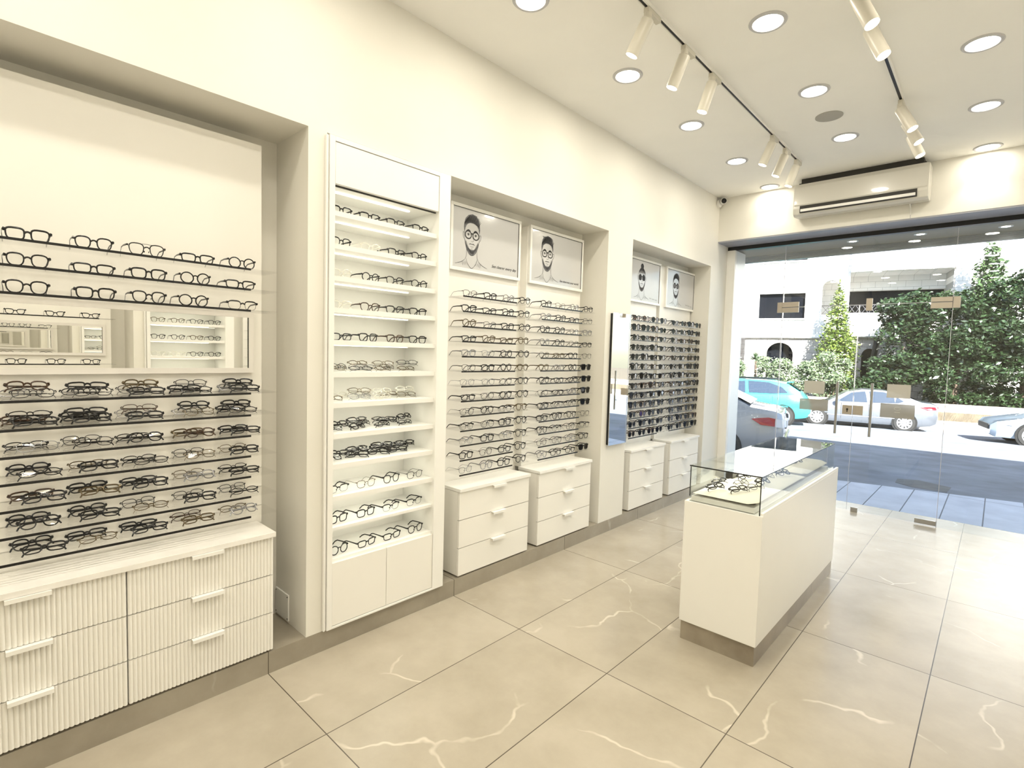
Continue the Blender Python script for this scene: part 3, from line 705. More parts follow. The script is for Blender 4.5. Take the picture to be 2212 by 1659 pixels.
def poster(y0, y1, var, label, fy, text=None):
    z0, z1 = 2.163, 2.612; xb, xf = -0.214, -0.190
    root = empty('poster', (xb, (y0 + y1) / 2, z0), 0, label, 'picture', 'framed portraits above the racks'); L = root.location.copy()
    t_ = 0.022; mb = MB()
    mb.box(xb, xf, y0, y1, z0, z0 + t_); mb.box(xb, xf, y0, y1, z1 - t_, z1); mb.box(xb, xf, y0, y0 + t_, z0 + t_, z1 - t_); mb.box(xb, xf, y1 - t_, y1, z0 + t_, z1 - t_)
    rel(mb.build('frame', 'white_lacquer', root, bevel=0.0015), root, L)
    mb = MB(); mb.box(xb, xf - 0.006, y0 + t_ - 0.001, y1 - t_ + 0.001, z0 + t_ - 0.001, z1 - t_ + 0.001); rel(mb.build('print', 'print_paper', root), root, L)
    mb = MB(); e = 0.0025; xq = xf - 0.006
    mb.box(xq, xq + 0.004, y0 + t_, y1 - t_, z1 - t_ - e, z1 - t_); mb.box(xq, xq + 0.004, y1 - t_ - e, y1 - t_, z0 + t_, z1 - t_); rel(mb.build('frame_liner', 'dark_gap', root), root, L)
    portrait(root, L, fy, 2.405, 0.122, var, xf - 0.0055)
    if text: text_mesh(text[0], text[1], xf - 0.005, text[2], text[3], root, L)
    else:
        mb = MB(); yy = y1 - 0.235
        for wd in range(3):
            pts = []
            for k in range(13): pts.append((yy + k * 0.0042, 2.225 - 0.004 * wd + 0.006 * math.sin(k * 1.9 + wd) + (0.008 if k == 0 else 0)))
            ribbon(mb, pts, 0.0022, xf - 0.005); yy += 0.062
        rel(mb.build('handwriting', 'ink', root, fix=False), root, L)
poster(2.317, 3.017, 0, 'framed ink portrait of man in round glasses, nearest the lit cabinet', 2.515, ('See clearer every day', 0.030, 2.712, 2.225))
poster(3.128, 3.840, 1, 'framed ink portrait of man in square glasses, right half of middle niche', 3.345, ('See clearness your world', 0.026, 3.515, 2.215))
poster(4.535, 5.285, 2, 'framed ink portrait of man with hair bun and black sunglasses, far niche', 4.885)
poster(5.42, 6.150, 3, 'framed ink portrait of man in tinted glasses, nearest the shop front', 5.66)

# tall frameless mirror on the pillar
tm = empty('pillar_mirror', (0.01, 4.17, 0.806), 0, 'tall narrow frameless mirror on the pillar before the far niche', 'mirror'); L = tm.location.copy()
mb = MB(); mb.box(0.001, 0.026, 4.017, 4.308, 0.812, 1.986); rel(mb.build('backing', 'edge_black', tm), tm, L)
mb = MB(); mb.box(0.026, 0.030, 4.012, 4.313, 0.806, 1.992); rel(mb.build('mirror_glass', 'mirror', tm), tm, L)
mb = MB(); mb.box(0.0305, 0.031, 4.12, 4.16, 1.955, 1.975); rel(mb.build('maker_sticker', 'header_grey', tm), tm, L)

# ------------------------------------------------------------------ ceiling: downlights, speaker, tracks
def spot(name, loc, d, W_, ang, blend, parent, col=WARM, size=0.04):
    l = bpy.data.lights.new(name, 'SPOT'); l.energy = W_; l.spot_size = ang; l.spot_blend = blend; l.color = col; l.shadow_soft_size = size
    o = bpy.data.objects.new(name, l); COL.objects.link(o); o.parent = parent
    o.location = loc; o.rotation_euler = Vector(d).to_track_quat('-Z', 'Y').to_euler(); return o
CW = {0.59: 'left', 1.48: 'middle', 2.36: 'right'}
RW = {2.18: 'nearest visible', 3.18: 'second', 4.18: 'third', 5.19: 'fourth', 6.17: 'last, by the shop front'}
for x in (0.59, 1.48, 2.36):
    for y in (-1.8, -0.8, 0.2, 1.18, 2.18, 3.18, 4.18, 5.19, 6.17):
        if x == 1.48 and y > 6: continue
        vis = y > 2 and not (x > 1 and y < 3) and not (x > 2 and y < 4)
        lab = 'round recessed ceiling downlight, %s row, %s' % (CW[x], RW[y]) if vis else 'round recessed ceiling downlight behind or above the view, %s row' % CW[x]
        r_ = empty('ceiling_downlight', (x, y, H), 0, lab, 'ceiling light', 'recessed ceiling downlights')
        mb = MB(); mb.lathe([(0.078, -0.004), (0.080, -0.008), (0.094, -0.008), (0.100, -0.002), (0.100, 0.0), (0.078, 0.0)], n=32, cap=False); mb.build('trim_ring', 'header_grey', r_, smooth=True)
        mb = MB(); mb.lathe([(0.078, -0.003), (0.001, -0.003)], n=32, cap=False); mb.build('diffuser', 'lamp_glow', r_)
        fl = bpy.data.lights.new('downlight_glow', 'AREA'); fl.shape = 'DISK'; fl.size = 0.15; fl.energy = FLOOD_W if y < 6 else 1.5; fl.color = WARM
        fo = bpy.data.objects.new('downlight_glow', fl); COL.objects.link(fo); fo.parent = r_; fo.location = (0, 0, -0.010)
        spot('downlight_beam', (0, 0, -0.012), (0, 0, -1), DOWN_W if y < 6 else 11.0, math.radians(106 if y < 6 else 84), 0.9 if y < 6 else 0.5, r_)
cs = empty('ceiling_speaker', (1.468, 4.681, H), 0, 'round grey ceiling speaker grille between the middle downlights', 'speaker')
mb = MB(); mb.lathe([(0.094, 0.0), (0.094, -0.004), (0.088, -0.006), (0.001, -0.006)], n=32, cap=False); mb.build('grille', 'speaker_grille', cs, smooth=True)
for x, y0, y1, nm in ((1.045, 1.6, 5.56, 'left'), (1.920, 2.5, 5.40, 'right')):
    tr = empty('light_track', (x, (y0 + y1) / 2, H), 0, 'white ceiling spotlight track with black slot, %s one' % nm, 'light track', 'ceiling tracks')
    hh = (y1 - y0) / 2
    mb = MB(); mb.box(-0.018, -0.009, -hh, hh, -0.020, 0); mb.box(0.009, 0.018, -hh, hh, -0.020, 0); mb.box(-0.018, 0.018, -hh - 0.004, -hh, -0.02, 0); mb.box(-0.018, 0.018, hh, hh + 0.004, -0.02, 0); mb.build('rail', 'white_metal', tr)
    mb = MB(); mb.box(-0.009, 0.009, -hh, hh, -0.014, 0); mb.build('slot', 'black_metal', tr)
HEADS = [(1.045, 2.62, -1, 0.45), (1.045, 3.07, -1, 0.36), (1.045, 3.48, -1, 0.28), (1.045, 4.74, -1, 0.36), (1.045, 5.09, -1, 0.36), (1.045, 5.44, -1, 0.30),
         (1.920, 3.12, 1, 0.42), (1.920, 3.47, 1, 0.42), (1.920, 4.67, 1, 0.46), (1.920, 4.98, 1, 0.50), (1.920, 5.28, 1, 0.40)]
for i, (x, y, s_, tl) in enumerate(HEADS):
    nm = 'left' if s_ < 0 else 'right'; n_ = i if s_ < 0 else i - 6
    r_ = empty('track_spotlight', (x, y, H - 0.02), 0, 'white cylinder spotlight on the %s ceiling track, %s from the near end' % (nm, ORD[n_]), 'spotlight', 'cylinder spotlights on the ceiling tracks')
    mb = MB(); mb.box(-0.016, 0.016, -0.02, 0.12, -0.026, 0.0); mb.lathe([(0.022, -0.05), (0.022, -0.024)], n=16); mb.build('adapter', 'lamp_shell', r_, bevel=0.002)
    d = Vector((s_ * math.sin(tl), -0.10, -math.cos(tl))).normalized(); top = Vector((s_ * -0.005, 0.0, -0.052))
    mb = MB(); mb.lathe([(0.010, -0.01), (0.034, 0.008), (0.035, 0.014), (0.035, 0.195), (0.033, 0.195), (0.032, 0.185)], top, d, 24, cap=False); mb.build('lamp_body', 'lamp_shell', r_, smooth=True)
    mb = MB(); mb.lathe([(0.0325, 0.186), (0.001, 0.186)], top, d, 20, cap=False); mb.build('lamp_face', 'lamp_glow', r_)
    d2 = Vector((s_ * math.sin(tl + 0.25), -0.05, -math.cos(tl + 0.25)))
    spot('track_beam', top + d * 0.20, d2, TRACK_W, math.radians(75), 0.7, r_, size=0.03)

# ------------------------------------------------------------------ air conditioner and security camera
ac = empty('air_conditioner', (1.43, 6.3, 3.13), 0, 'white split air conditioner mounted on the header above the shop front', 'air conditioner'); L = ac.location.copy()
prof = [(6.298, 3.13), (6.12, 3.115), (6.085, 3.135), (6.072, 3.19), (6.075, 3.40), (6.10, 3.44), (6.298, 3.445)]
mb = MB(); mb.prism([(0.862, y, z) for y, z in prof], (1.12, 0, 0)); rel(mb.build('housing', 'ac_white', ac, bevel=0.01), ac, L)
mb = MB(); mb.prism([(0.875, y, z) for y, z in [(6.071, 3.215), (6.064, 3.225), (6.064, 3.40), (6.09, 3.44), (6.10, 3.44), (6.075, 3.40), (6.075, 3.215)]], (1.095, 0, 0)); rel(mb.build('front_panel', 'ac_white', ac, bevel=0.003), ac, L)
mb = MB(); mb.box(0.93, 1.90, 6.066, 6.09, 3.142, 3.212); rel(mb.build('air_slot', 'dark_gap', ac), ac, L)
mb = MB(); mb.box(0.94, 1.89, 6.050, 6.064, 3.150, 3.176); rel(mb.build('flap', 'white_lacquer', ac, bevel=0.002), ac, L)
mb = MB(); mb.box(0.90, 1.95, 6.11, 6.28, 3.446, 3.455); rel(mb.build('intake_grille', 'dark_gap', ac), ac, L)
mb = MB(); mb.tube([(1.83, 6.26, 3.14), (1.835, 6.285, 3.09), (1.84, 6.29, 3.03)], 0.006, 8); rel(mb.build('drain_tube', 'white_metal', ac), ac, L)
mb = MB(); mb.box(0.92, 1.93, 6.12, 6.295, 3.455, 3.4995); rel(mb.build('painted_shadow_gap', 'dark_gap', ac), ac, L)  # dark block paints the shadow between unit and ceiling
sc_ = empty('security_camera', (0.07, 6.22, 3.44), 0, 'small white bullet security camera with black face in the ceiling corner', 'camera'); L = sc_.location.copy()
mb = MB(); mb.lathe([(0.045, 0), (0.045, 0.03), (0.03, 0.038)], (0.001, 6.24, 3.43), (1, 0, 0), 20); mb.tube([(0.03, 6.24, 3.43), (0.07, 6.20, 3.435)], 0.012, 8); rel(mb.build('mount', 'white_metal', sc_, smooth=True), sc_, L)
cd = Vector((0.55, -0.8, -0.12)).normalized(); c0 = Vector((0.065, 6.225, 3.445))
mb = MB(); mb.lathe([(0.030, -0.05), (0.034, -0.045), (0.034, 0.05), (0.031, 0.052), (0.029, 0.045)], c0, cd, 24, cap=False); rel(mb.build('camera_body', 'white_metal', sc_, smooth=True), sc_, L)
mb = MB(); mb.lathe([(0.0295, 0.046), (0.001, 0.048)], c0, cd, 24, cap=False); rel(mb.build('camera_lens', 'edge_black', sc_), sc_, L)

# ------------------------------------------------------------------ display counter
dc = empty('display_counter', (1.495, 3.70, 0), 0, 'white freestanding counter with a glass display case on top and a tiled plinth', 'counter'); L = dc.location.copy()
CX0, CX1, CY0, CY1 = 1.288, 1.706, 2.825, 4.545
mb = MB(); mb.box(CX0, CX1, CY0, CY1, 0.115, 0.808); rel(mb.build('body', 'white_lacquer', dc, bevel=0.002), dc, L)
mb = MB(); mb.box(CX1 - 0.014, CX1, CY0 + 0.01, CY1, 0.808, 0.822); rel(mb.build('rim', 'white_lacquer', dc), dc, L)
mb = MB(); mb.box(CX0 + 0.003, CX1 - 0.012, CY0 + 0.02, CY1 + 0.03, 0.0, 0.115); rel(mb.build('plinth', 'counter_tile', dc), dc, L)
gx0, gx1, gy0, gy1, gz0, gz1 = 1.312, 1.690, 2.832, 4.46, 0.808, 1.012
def pane(name, *b_):
    mb = MB(); mb.box(*b_); return rel(mb.build(name, 'case_glass', dc), dc, L)
pane('glass_pane', gx0, gx1, gy0, gy0 + 0.006, gz0, gz1 - 0.006)
pane('glass_pane', gx1 - 0.006, gx1, gy0 + 0.006, gy1, gz0, gz1 - 0.006)
pane('glass_pane', gx0, gx0 + 0.006, gy0 + 0.006, gy1, gz0, gz1 - 0.006)
pane('glass_pane', gx0, gx1, gy1 - 0.006, gy1, gz0, gz1 - 0.006)
pane('glass_top', gx0 - 0.002, gx1 + 0.002, gy0 - 0.003, gy1, gz1 - 0.006, gz1)
mb = MB(); mb.box(gx0 - 0.003, gx1 + 0.003, gy0 - 0.005, gy0 - 0.003, gz1 - 0.006, gz1 + 0.0005)
mb.box(gx0, gx0 + 0.005, gy0 - 0.001, gy0, gz0 + 0.03, gz1 - 0.008); mb.box(gx1 - 0.004, gx1 + 0.001, gy0 - 0.001, gy0, gz0, gz1 - 0.006)
rel(mb.build('glass_edge', 'edge_black', dc), dc, L)
mb = MB(); mb.box(gx1 + 0.002, gx1 + 0.0035, gy0, gy1, gz1 - 0.005, gz1); rel(mb.build('glass_edge', 'glass_edge_green', dc), dc, L)
mb = MB(); mb.box(gx0 + 0.008, gx1 - 0.03, gy0 + 0.008, 4.44, 0.812, 0.838); rel(mb.build('display_base', 'white_lacquer', dc), dc, L)
def cushion(x0, x1, y0, y1, z0, z1, label):
    mb = MB(); n, k = 16, 10; vs = []; fs = []
    for side_ in (1, 0):
        for i in range(n + 1):
            for j in range(k + 1):
                u, v = i / n, j / k; e = (1 - abs(2 * u - 1) ** 14) * (1 - abs(2 * v - 1) ** 10); e = max(e, 0) ** 0.35
                zc = (z0 + z1) / 2; ww = 0.0
                vs.append((x0 + (x1 - x0) * v, y0 + (y1 - y0) * u, zc + (z1 - zc) * e if side_ else zc - (zc - z0) * e))
    o_ = (n + 1) * (k + 1)
    for i in range(n):
        for j in range(k):
            a = i * (k + 1) + j; fs += [(a, a + 1, a + k + 2, a + k + 1), (o_ + a, o_ + a + k + 1, o_ + a + k + 2, o_ + a + 1)]
    rim = [i * (k + 1) for i in range(n + 1)] + [n * (k + 1) + j for j in range(1, k + 1)] + [i * (k + 1) + k for i in range(n - 1, -1, -1)] + [j for j in range(k - 1, 0, -1)]
    for q in range(len(rim)):
        a, b_ = rim[q], rim[(q + 1) % len(rim)]; fs.append((a, b_, b_ + o_, a + o_))
    mb.add(vs, fs); tag(mb.build('display_cushion', 'cream_cushion', None, smooth=True), label, 'cushion', 'cushions in the glass counter')
cushion(1.325, 1.655, 2.845, 3.83, 0.8385, 0.868, 'long cream display cushion in the near end of the glass counter')
cushion(1.335, 1.655, 3.86, 4.43, 0.8385, 0.885, 'shorter grey-white display cushion at the far end of the glass counter')
bxr = empty('display_block', (1.35, 3.37, 0.862), 0, 'small black mirrored block standing on the cushion in the glass counter', 'block')
mb = MB(); mb.box(-0.022, 0.022, -0.055, 0.055, 0.0, 0.045); mb.build('block', 'edge_black', bxr, bevel=0.002)
GP = [(1.43, 3.07), (1.455, 2.93), (1.475, 3.33), (1.53, 3.13), (1.565, 2.975), (1.62, 3.10), (1.605, 3.27), (1.575, 3.43), (1.615, 3.62), (1.545, 3.74)]
GL = ['by the left pane', 'nearest the left front corner', 'farthest in the left column', 'in the centre', 'nearest the front pane', 'nearest the front right corner', 'by the right pane, second', 'by the right pane, third', 'by the right pane, fourth', 'by the right pane, farthest']
for i, (x, y) in enumerate(GP):
    st = ['brow', 'rect', 'square', 'thin', 'rect', 'thin', 'pantos', 'thin', 'round', 'round'][i]; hue = 'black' if i not in (3, 7) else 'dark'
    glasses(st, hue, 'clear', True, (x - 0.02, y, 0.870 + 0.0165), lying_rot(1, 1.0, -0.25 + random.uniform(-.1, .1)), '%s on long counter cushion, %s' % (desc(st, hue, 'clear'), GL[i]), 'glasses lying in the counter')
for i, (x, y) in enumerate([(1.50, 4.19), (1.58, 4.05), (1.57, 4.33)]):
    st = ['square', 'big', 'round'][i]
    glasses(st, 'brown', 'clear', True, (x - 0.02, y, 0.886 + 0.0165), lying_rot(1, 1.0, -0.25), '%s on far counter cushion, %s' % (desc(st, 'brown', 'clear'), ['left', 'nearest', 'farthest'][i]), 'glasses lying in the counter')
l = bpy.data.lights.new('case_light', 'AREA'); l.shape = 'RECTANGLE'; l.size = 0.02; l.size_y = 1.4; l.energy = 2.0; l.color = (1, 0.97, 0.88)
o = bpy.data.objects.new('case_light', l); COL.objects.link(o); o.parent = dc; o.location = (1.335 - L.x, 3.65 - L.y, 1.0)

# ------------------------------------------------------------------ glass shop front
GY = 6.66
def glass_panel(name, label, x0, x1, z0, z1, cat):
    mb = MB(); mb.box(x0 + 0.002, x1 - 0.002, GY - 0.005, GY + 0.005, z0, z1); return struct(mb.build(name, 'window_glass'), label, cat)
w1 = glass_panel('window_1', 'clear fixed glass panel left of the doors', 0.10, 0.652, 0.0, 2.94, 'window')
w2 = glass_panel('window_2', 'clear fixed glass panel right of the doors', 2.182, XW - 0.10, 0.0, 2.94, 'window')
w3 = glass_panel('window_3', 'glass transom over the doors', 0.656, 2.178, 2.232, 2.94, 'window')
d1 = glass_panel('door_1', 'left frameless glass door leaf', 0.662, 1.411, 0.012, 2.222, 'door')
d2 = glass_panel('door_2', 'right frameless glass door leaf', 1.415, 2.172, 0.012, 2.222, 'door')
mb = MB()
for x in (0.654, 2.180): mb.box(x - 0.0022, x + 0.0022, GY - 0.0055, GY + 0.0055, 0.0, 2.94)
mb.box(1.4115, 1.4145, GY - 0.0055, GY + 0.0055, 0.01, 2.222); mb.box(0.656, 2.178, GY - 0.0055, GY + 0.0055, 2.224, 2.229)
struct(mb.build('trim_5', 'header_grey'), 'thin joints between the glass panels', 'trim')
def fit(parent, name, x0, x1, z0, z1, mat='patch_metal', y0=GY - 0.02, y1=GY - 0.006):
    mb = MB(); mb.box(x0, x1, y0, y1, z0, z1); return mb.build(name, mat, parent, bevel=0.0015)
fit(d1, 'patch_hinge', 0.60, 0.652, 2.165, 2.285); fit(d1, 'patch_hinge', 0.652, 0.828, 2.165, 2.222); fit(d1, 'patch_hinge', 0.652, 0.828, 2.229, 2.285)
fit(d2, 'patch_hinge', 2.182, 2.237, 2.165, 2.275); fit(d2, 'patch_hinge', 2.012, 2.178, 2.165, 2.222); fit(d2, 'patch_hinge', 2.012, 2.178, 2.229, 2.275)
fit(w3, 'top_stop', 1.474, 1.530, 2.16, 2.29)
lk = fit(d1, 'lock_case', 1.318, 1.409, 1.048, 1.148)
mb = MB(); mb.lathe([(0.010, 0), (0.010, 0.006)], (1.365, GY - 0.021, 1.105), (0, -1, 0), 12); mb.box(1.361, 1.369, GY - 0.027, GY - 0.02, 1.075, 1.10); mb.build('keyhole', 'black_metal', lk)
fit(d2, 'lock_keeper', 1.416, 1.508, 1.050, 1.150)
fit(d2, 'floor_hinge', 2.008, 2.178, 0.014, 0.060, 'brushed_steel', GY - 0.03, GY - 0.006)
fit(w3, 'floor_stop', 1.456, 1.520, 0.0, 0.05, 'brushed_steel', GY - 0.03, GY - 0.006)
for d_, x in ((d1, 1.268), (d2, 1.583)):
    mb = MB(); mb.tube([(x, GY - 0.055, 0.832), (x, GY - 0.055, 1.398)], 0.0125, 14)
    for z in (0.97, 1.26): mb.tube([(x, GY - 0.055, z), (x, GY - 0.004, z)], 0.007, 8)
    mb.build('door_handle', 'brushed_steel', d_, smooth=True)
for d_, x0, x1, z0, z1, mt in ((d1, 0.928, 1.135, 1.252, 1.392, 'frosted_film_light'), (d1, 0.892, 1.178, 1.062, 1.188, 'frosted_film'), (d2, 1.705, 1.903, 1.257, 1.398, 'frosted_film_light'), (d2, 1.658, 1.948, 1.050, 1.195, 'frosted_film')):
    s_ = fit(d_, 'notice_sticker', x0, x1, z0, z1, mt, GY - 0.0065, GY - 0.0055)
    if x0 == 1.658:
        mb = MB(); o_ = [(1.803 + .026 * math.cos(t_), 1.148 + .016 * math.sin(t_)) for t_ in [k * PI / 10 for k in range(21)]]
        for k in range(20): (x_a, z_a), (x_b, z_b) = o_[k], o_[k + 1]; mb.tube([(x_a, GY - 0.0072, z_a), (x_b, GY - 0.0072, z_b)], 0.0022, 4)
        mb.box(1.78, 1.826, GY - 0.0078, GY - 0.0068, 1.108, 1.114)
        mb.build('emblem', 'frosted_film_light', s_)
# soffit, rolled shutter and small lights outside
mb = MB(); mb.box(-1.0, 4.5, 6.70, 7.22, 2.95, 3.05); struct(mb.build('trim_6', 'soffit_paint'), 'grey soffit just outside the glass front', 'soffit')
mb = MB()
for k in range(5): mb.box(-1.0, 4.5, 7.20 + 0.003 * (k % 2), 7.24, 2.87 + k * 0.018, 2.87 + k * 0.018 + 0.015)
tag(mb.build('roller_shutter', 'shutter_metal'), 'crumpled grey edge of a rolled-up shutter above the shop front', 'shutter')
for i, (x, y) in enumerate(((1.275, 6.86), (1.869, 6.86), (2.512, 6.92))):
    r_ = empty('soffit_light', (x, y, 2.95), 0, 'small round light in the outside soffit, %s from left' % ORD[i], 'light', 'lights in the outside soffit')
    mb = MB(); mb.lathe([(0.055, 0.0), (0.055, -0.005), (0.035, -0.005)], n=20, cap=False); mb.build('trim_ring', 'white_metal', r_)
    mb = MB(); mb.lathe([(0.035, -0.004), (0.001, -0.004)], n=16, cap=False); mb.build('diffuser', 'lamp_glow', r_)

# ------------------------------------------------------------------ street
TH = math.radians(13); CU, SU = math.cos(TH), math.sin(TH)
def SW(u, v, z): return (u * CU - v * SU, u * SU + v * CU, z)
def road_z(v): return -0.25 - 0.038 * (v - 8.6)
st = empty('street_origin', (0, 0, 0), TH); COL.objects.unlink(st)
def street(o, u=0, v=0, z=0):
    o.location = SW(u, v, z); o.rotation_euler = (0, 0, TH); return o
mb = MB(); mb.add([(-6, 7.05, -0.15), (9, 7.05, -0.15), (9, SW(9.8, 8.6, 0)[1] - .15, -0.15), (-6, SW(-4.2, 8.6, 0)[1], -0.15)], [(0, 1, 2, 3)])
mb.v = []; mb.f = []; mb.mi = []
a = SW(-6, 8.6, 0); b_ = SW(12, 8.6, 0)
mb.prism([(-7.8, 7.05, -0.15), (11, 7.05, -0.15), (b_[0], b_[1], -0.15), (a[0], a[1], -0.15)], (0, 0, -0.25))
struct(mb.build('floor_sidewalk', 'pavement'), 'grey paved sidewalk outside the shop, in shade', 'sidewalk')
mb = MB(); mb.prism([(-60, 8.6, -0.25), (60, 8.6, -0.25), (60, 25.0, road_z(25.0)), (-60, 25.0, road_z(25.0))], (0, 0, -0.3))
struct(street(mb.build('floor_road', 'asphalt')), 'asphalt road in front of the shop', 'road')
mb = MB(); mb.prism([(3.72, 9.75, road_z(9.75) + 0.004), (3.9, 9.45, road_z(9.45) + 0.004), (4.3, 9.35, road_z(9.35) + 0.004), (4.45, 9.9, road_z(9.9) + 0.004), (4.1, 10.3, road_z(10.3) + 0.004), (3.8, 10.2, road_z(10.2) + 0.004)], (0, 0, -0.01))
struct(street(mb.build('floor_patch', 'asphalt_patch')), 'darker repaired patch on the road near the sidewalk', 'road')
mb = MB(); mb.box(-60, 60, 24.7, 26.1, -1.2, -0.60); struct(street(mb.build('floor_far_sidewalk', 'far_pavement')), 'bright far sidewalk across the road', 'sidewalk')
mb = MB(); mb.box(-60, 60, 26.0, 60, -1.4, -0.25); struct(street(mb.build('floor_garden', 'garden_soil')), 'garden ground behind the low wall', 'ground')
gw = MB(); gw.box(-30, 30, 26.0, 26.25, -0.62, 0.0); gw.box(-30, 30, 25.97, 26.28, 0.0, 0.06)
tag(street(gw.build('garden_wall', 'garden_wall')), 'low beige garden wall across the road under the hedge', 'wall')
# the storeys above the shop throw the shade over the near half of the street
mb = MB(); mb.box(-14, 18, -6.0, 6.9, 3.72, 8.7); mb.box(-14, -0.41, -6.0, 6.9, -0.2, 3.72); mb.box(XW + 0.41, 18, -6.0, 6.9, -0.2, 3.72); mb.box(-14, 18, 6.7, 7.2, 3.06, 3.75)
mb.box(-0.41, XW + 0.41, -6, -3.21, -0.2, 3.72)
struct(mb.build('wall_upper_storeys', 'stone_white'), 'storeys above the shop, out of view', 'wall')

# ------------------------------------------------------------------ opposite building
FV = 30.0
bd = empty('apartment_building', (0, 0, 0), 0, 'white stone apartment building across the street with balconies and arches', 'building'); street(bd, 0, FV, 0)
def bpart(name, mat, fn, parent=None):
    mb = MB(); fn(mb); return mb.build(name, mat, parent or bd)
def wallA(mb):
    D = 0.4; R = lambda u0, u1, z0, z1, d0=0.0, d1=D: mb.box(u0, u1, d0, d1, z0, z1)
    # left block with two windows
    R(-0.96, -0.17, 2.83, 9); R(1.95, 2.67, 2.83, 9); R(-0.17, 1.95, 2.83, 3.78); R(-0.17, 1.95, 5.06, 6.70); R(-0.17, 1.95, 8.0, 9)
    # arched loggia
    R(3.40, 3.82, 2.83, 9); R(2.67, 3.40, 2.83, 3.95)
    arch = [(2.67, 0, 5.28)] + [(3.035 + 0.365 * math.cos(t_), 0, 5.28 + 0.365 * math.sin(t_)) for t_ in [PI - PI * k / 12 for k in range(13)]] + [(3.40, 0, 5.28), (3.40, 0, 9), (2.67, 0, 9)]
    mb.prism(arch, (0, D, 0))
    R(7.83, 9.10, 2.83, 9)
bpart('wall', 'stone_white', wallA)
bpart('balcony_parapet', 'stone_white', lambda mb: (mb.box(3.82, 7.83, -0.25, 0.0, 2.87, 3.93), mb.box(3.80, 7.85, -0.28, 0.05, 3.93, 3.99)))
bpart('balcony_parapet', 'stone_white', lambda mb: (mb.box(3.82, 7.83, -0.25, 0.0, 6.02, 7.35), mb.box(3.80, 7.85, -0.28, 0.05, 7.35, 7.42)))
bpart('balcony_slab', 'stone_white', lambda mb: (mb.box(3.82, 7.83, -0.25, 3.0, 5.98, 6.14), mb.box(3.82, 7.83, -0.2, 3.0, 2.83, 2.95), mb.box(3.82, 7.83, 1.6, 2.0, 5.27, 5.98), mb.box(7.75, 7.83, 0.0, 3.0, 2.95, 5.98), mb.box(2.5, 3.82, 2.0, 2.1, 3.9, 9)))
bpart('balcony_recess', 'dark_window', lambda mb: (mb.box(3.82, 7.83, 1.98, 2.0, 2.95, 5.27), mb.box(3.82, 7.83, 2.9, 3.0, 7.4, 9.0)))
def rail_(u0, u1, z0, z1, dv):
    def f(mb):
        mb.box(u0, u1, dv, dv + 0.03, z1 - 0.03, z1); mb.box(u0, u1, dv, dv + 0.03, z0, z0 + 0.03)
        n = max(2, int((u1 - u0) / 0.26)); s_ = (u1 - u0) / n
        for k in range(n):
            a_, c_ = u0 + k * s_, u0 + (k + 1) * s_
            mb.tube([(a_, dv + .015, z0), (c_, dv + .015, z1)], 0.011, 4); mb.tube([(a_, dv + .015, z1), (c_, dv + .015, z0)], 0.011, 4)
    return f
bpart('balcony_railing', 'ironwork', rail_(3.82, 7.83, 3.99, 4.40, -0.15))
bpart('balcony_railing', 'black_metal', rail_(2.68, 3.39, 3.96, 4.42, 0.1))
for (u0, u1, z0, z1) in ((-0.17, 1.95, 3.78, 5.06), (-0.17, 1.95, 6.70, 8.0)):
    f_ = bpart('window', 'white_lacquer', lambda mb: (mb.box(u0 - 0.05, u1 + 0.05, -0.08, 0.1, z0 - 0.07, z0), mb.box(0.93, 0.98, 0.15, 0.22, z0, z1)))
    mb = MB(); mb.box(u0, u1, 0.2, 0.25, z0, z1); mb.build('pane', 'dark_window', f_)
def gf(mb):
    D0, D = 0.05, 0.4
    def R(u0, u1, z0, z1): mb.box(u0, u1, D0, D, z0, z1)
    R(-0.75, 0.29, -0.6, 2.83); R(1.53, 4.47, -0.6, 2.83); R(5.10, 9.10, -0.6, 2.83)
    mb.prism([(0.29, D0, 1.92)] + [(0.91 + 0.62 * math.cos(t_), D0, 1.92 + 0.62 * math.sin(t_)) for t_ in [PI - PI * k / 14 for k in range(15)]] + [(1.53, D0, 1.92), (1.53, D0, 2.83), (0.29, D0, 2.83)], (0, D - D0, 0))
    mb.prism([(4.47, D0, 1.95)] + [(4.785 + 0.315 * math.cos(t_), D0, 1.95 + 0.36 * math.sin(t_)) for t_ in [PI - PI * k / 12 for k in range(13)]] + [(5.10, D0, 1.95), (5.10, D0, 2.83), (4.47, D0, 2.83)], (0, D - D0, 0))
bpart('ground_floor_wall', 'stone_rough', gf)
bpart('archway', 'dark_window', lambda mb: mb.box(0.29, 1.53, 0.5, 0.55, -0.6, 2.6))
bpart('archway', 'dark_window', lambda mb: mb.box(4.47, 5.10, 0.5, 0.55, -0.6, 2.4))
bpart('downpipe', 'black_metal', lambda mb: mb.tube([(5.05, -0.1, 2.85), (4.95, -0.1, 1.9), (4.9, -0.05, 1.2)], 0.12, 10))
bpart('ledge', 'stone_white', lambda mb: (mb.box(-0.98, 2.70, -0.10, 0.02, 2.78, 2.85), mb.box(-0.96, 9.1, -0.02, 0.0, 5.95, 5.98)))
bpart('roof', 'far_pavement', lambda mb: mb.box(-0.96, 9.1, 0, 8, 9, 9.3))
b2 = empty('neighbour_building', (0, 0, 0), 0, 'pale stone building with an arched window at the left, past the white one', 'building'); street(b2, 0, 33.5, 0)
mb = MB(); mb.box(-9, -1.0, 0, 6, -0.6, 12); mb.build('wall', 'stone_beige', b2)
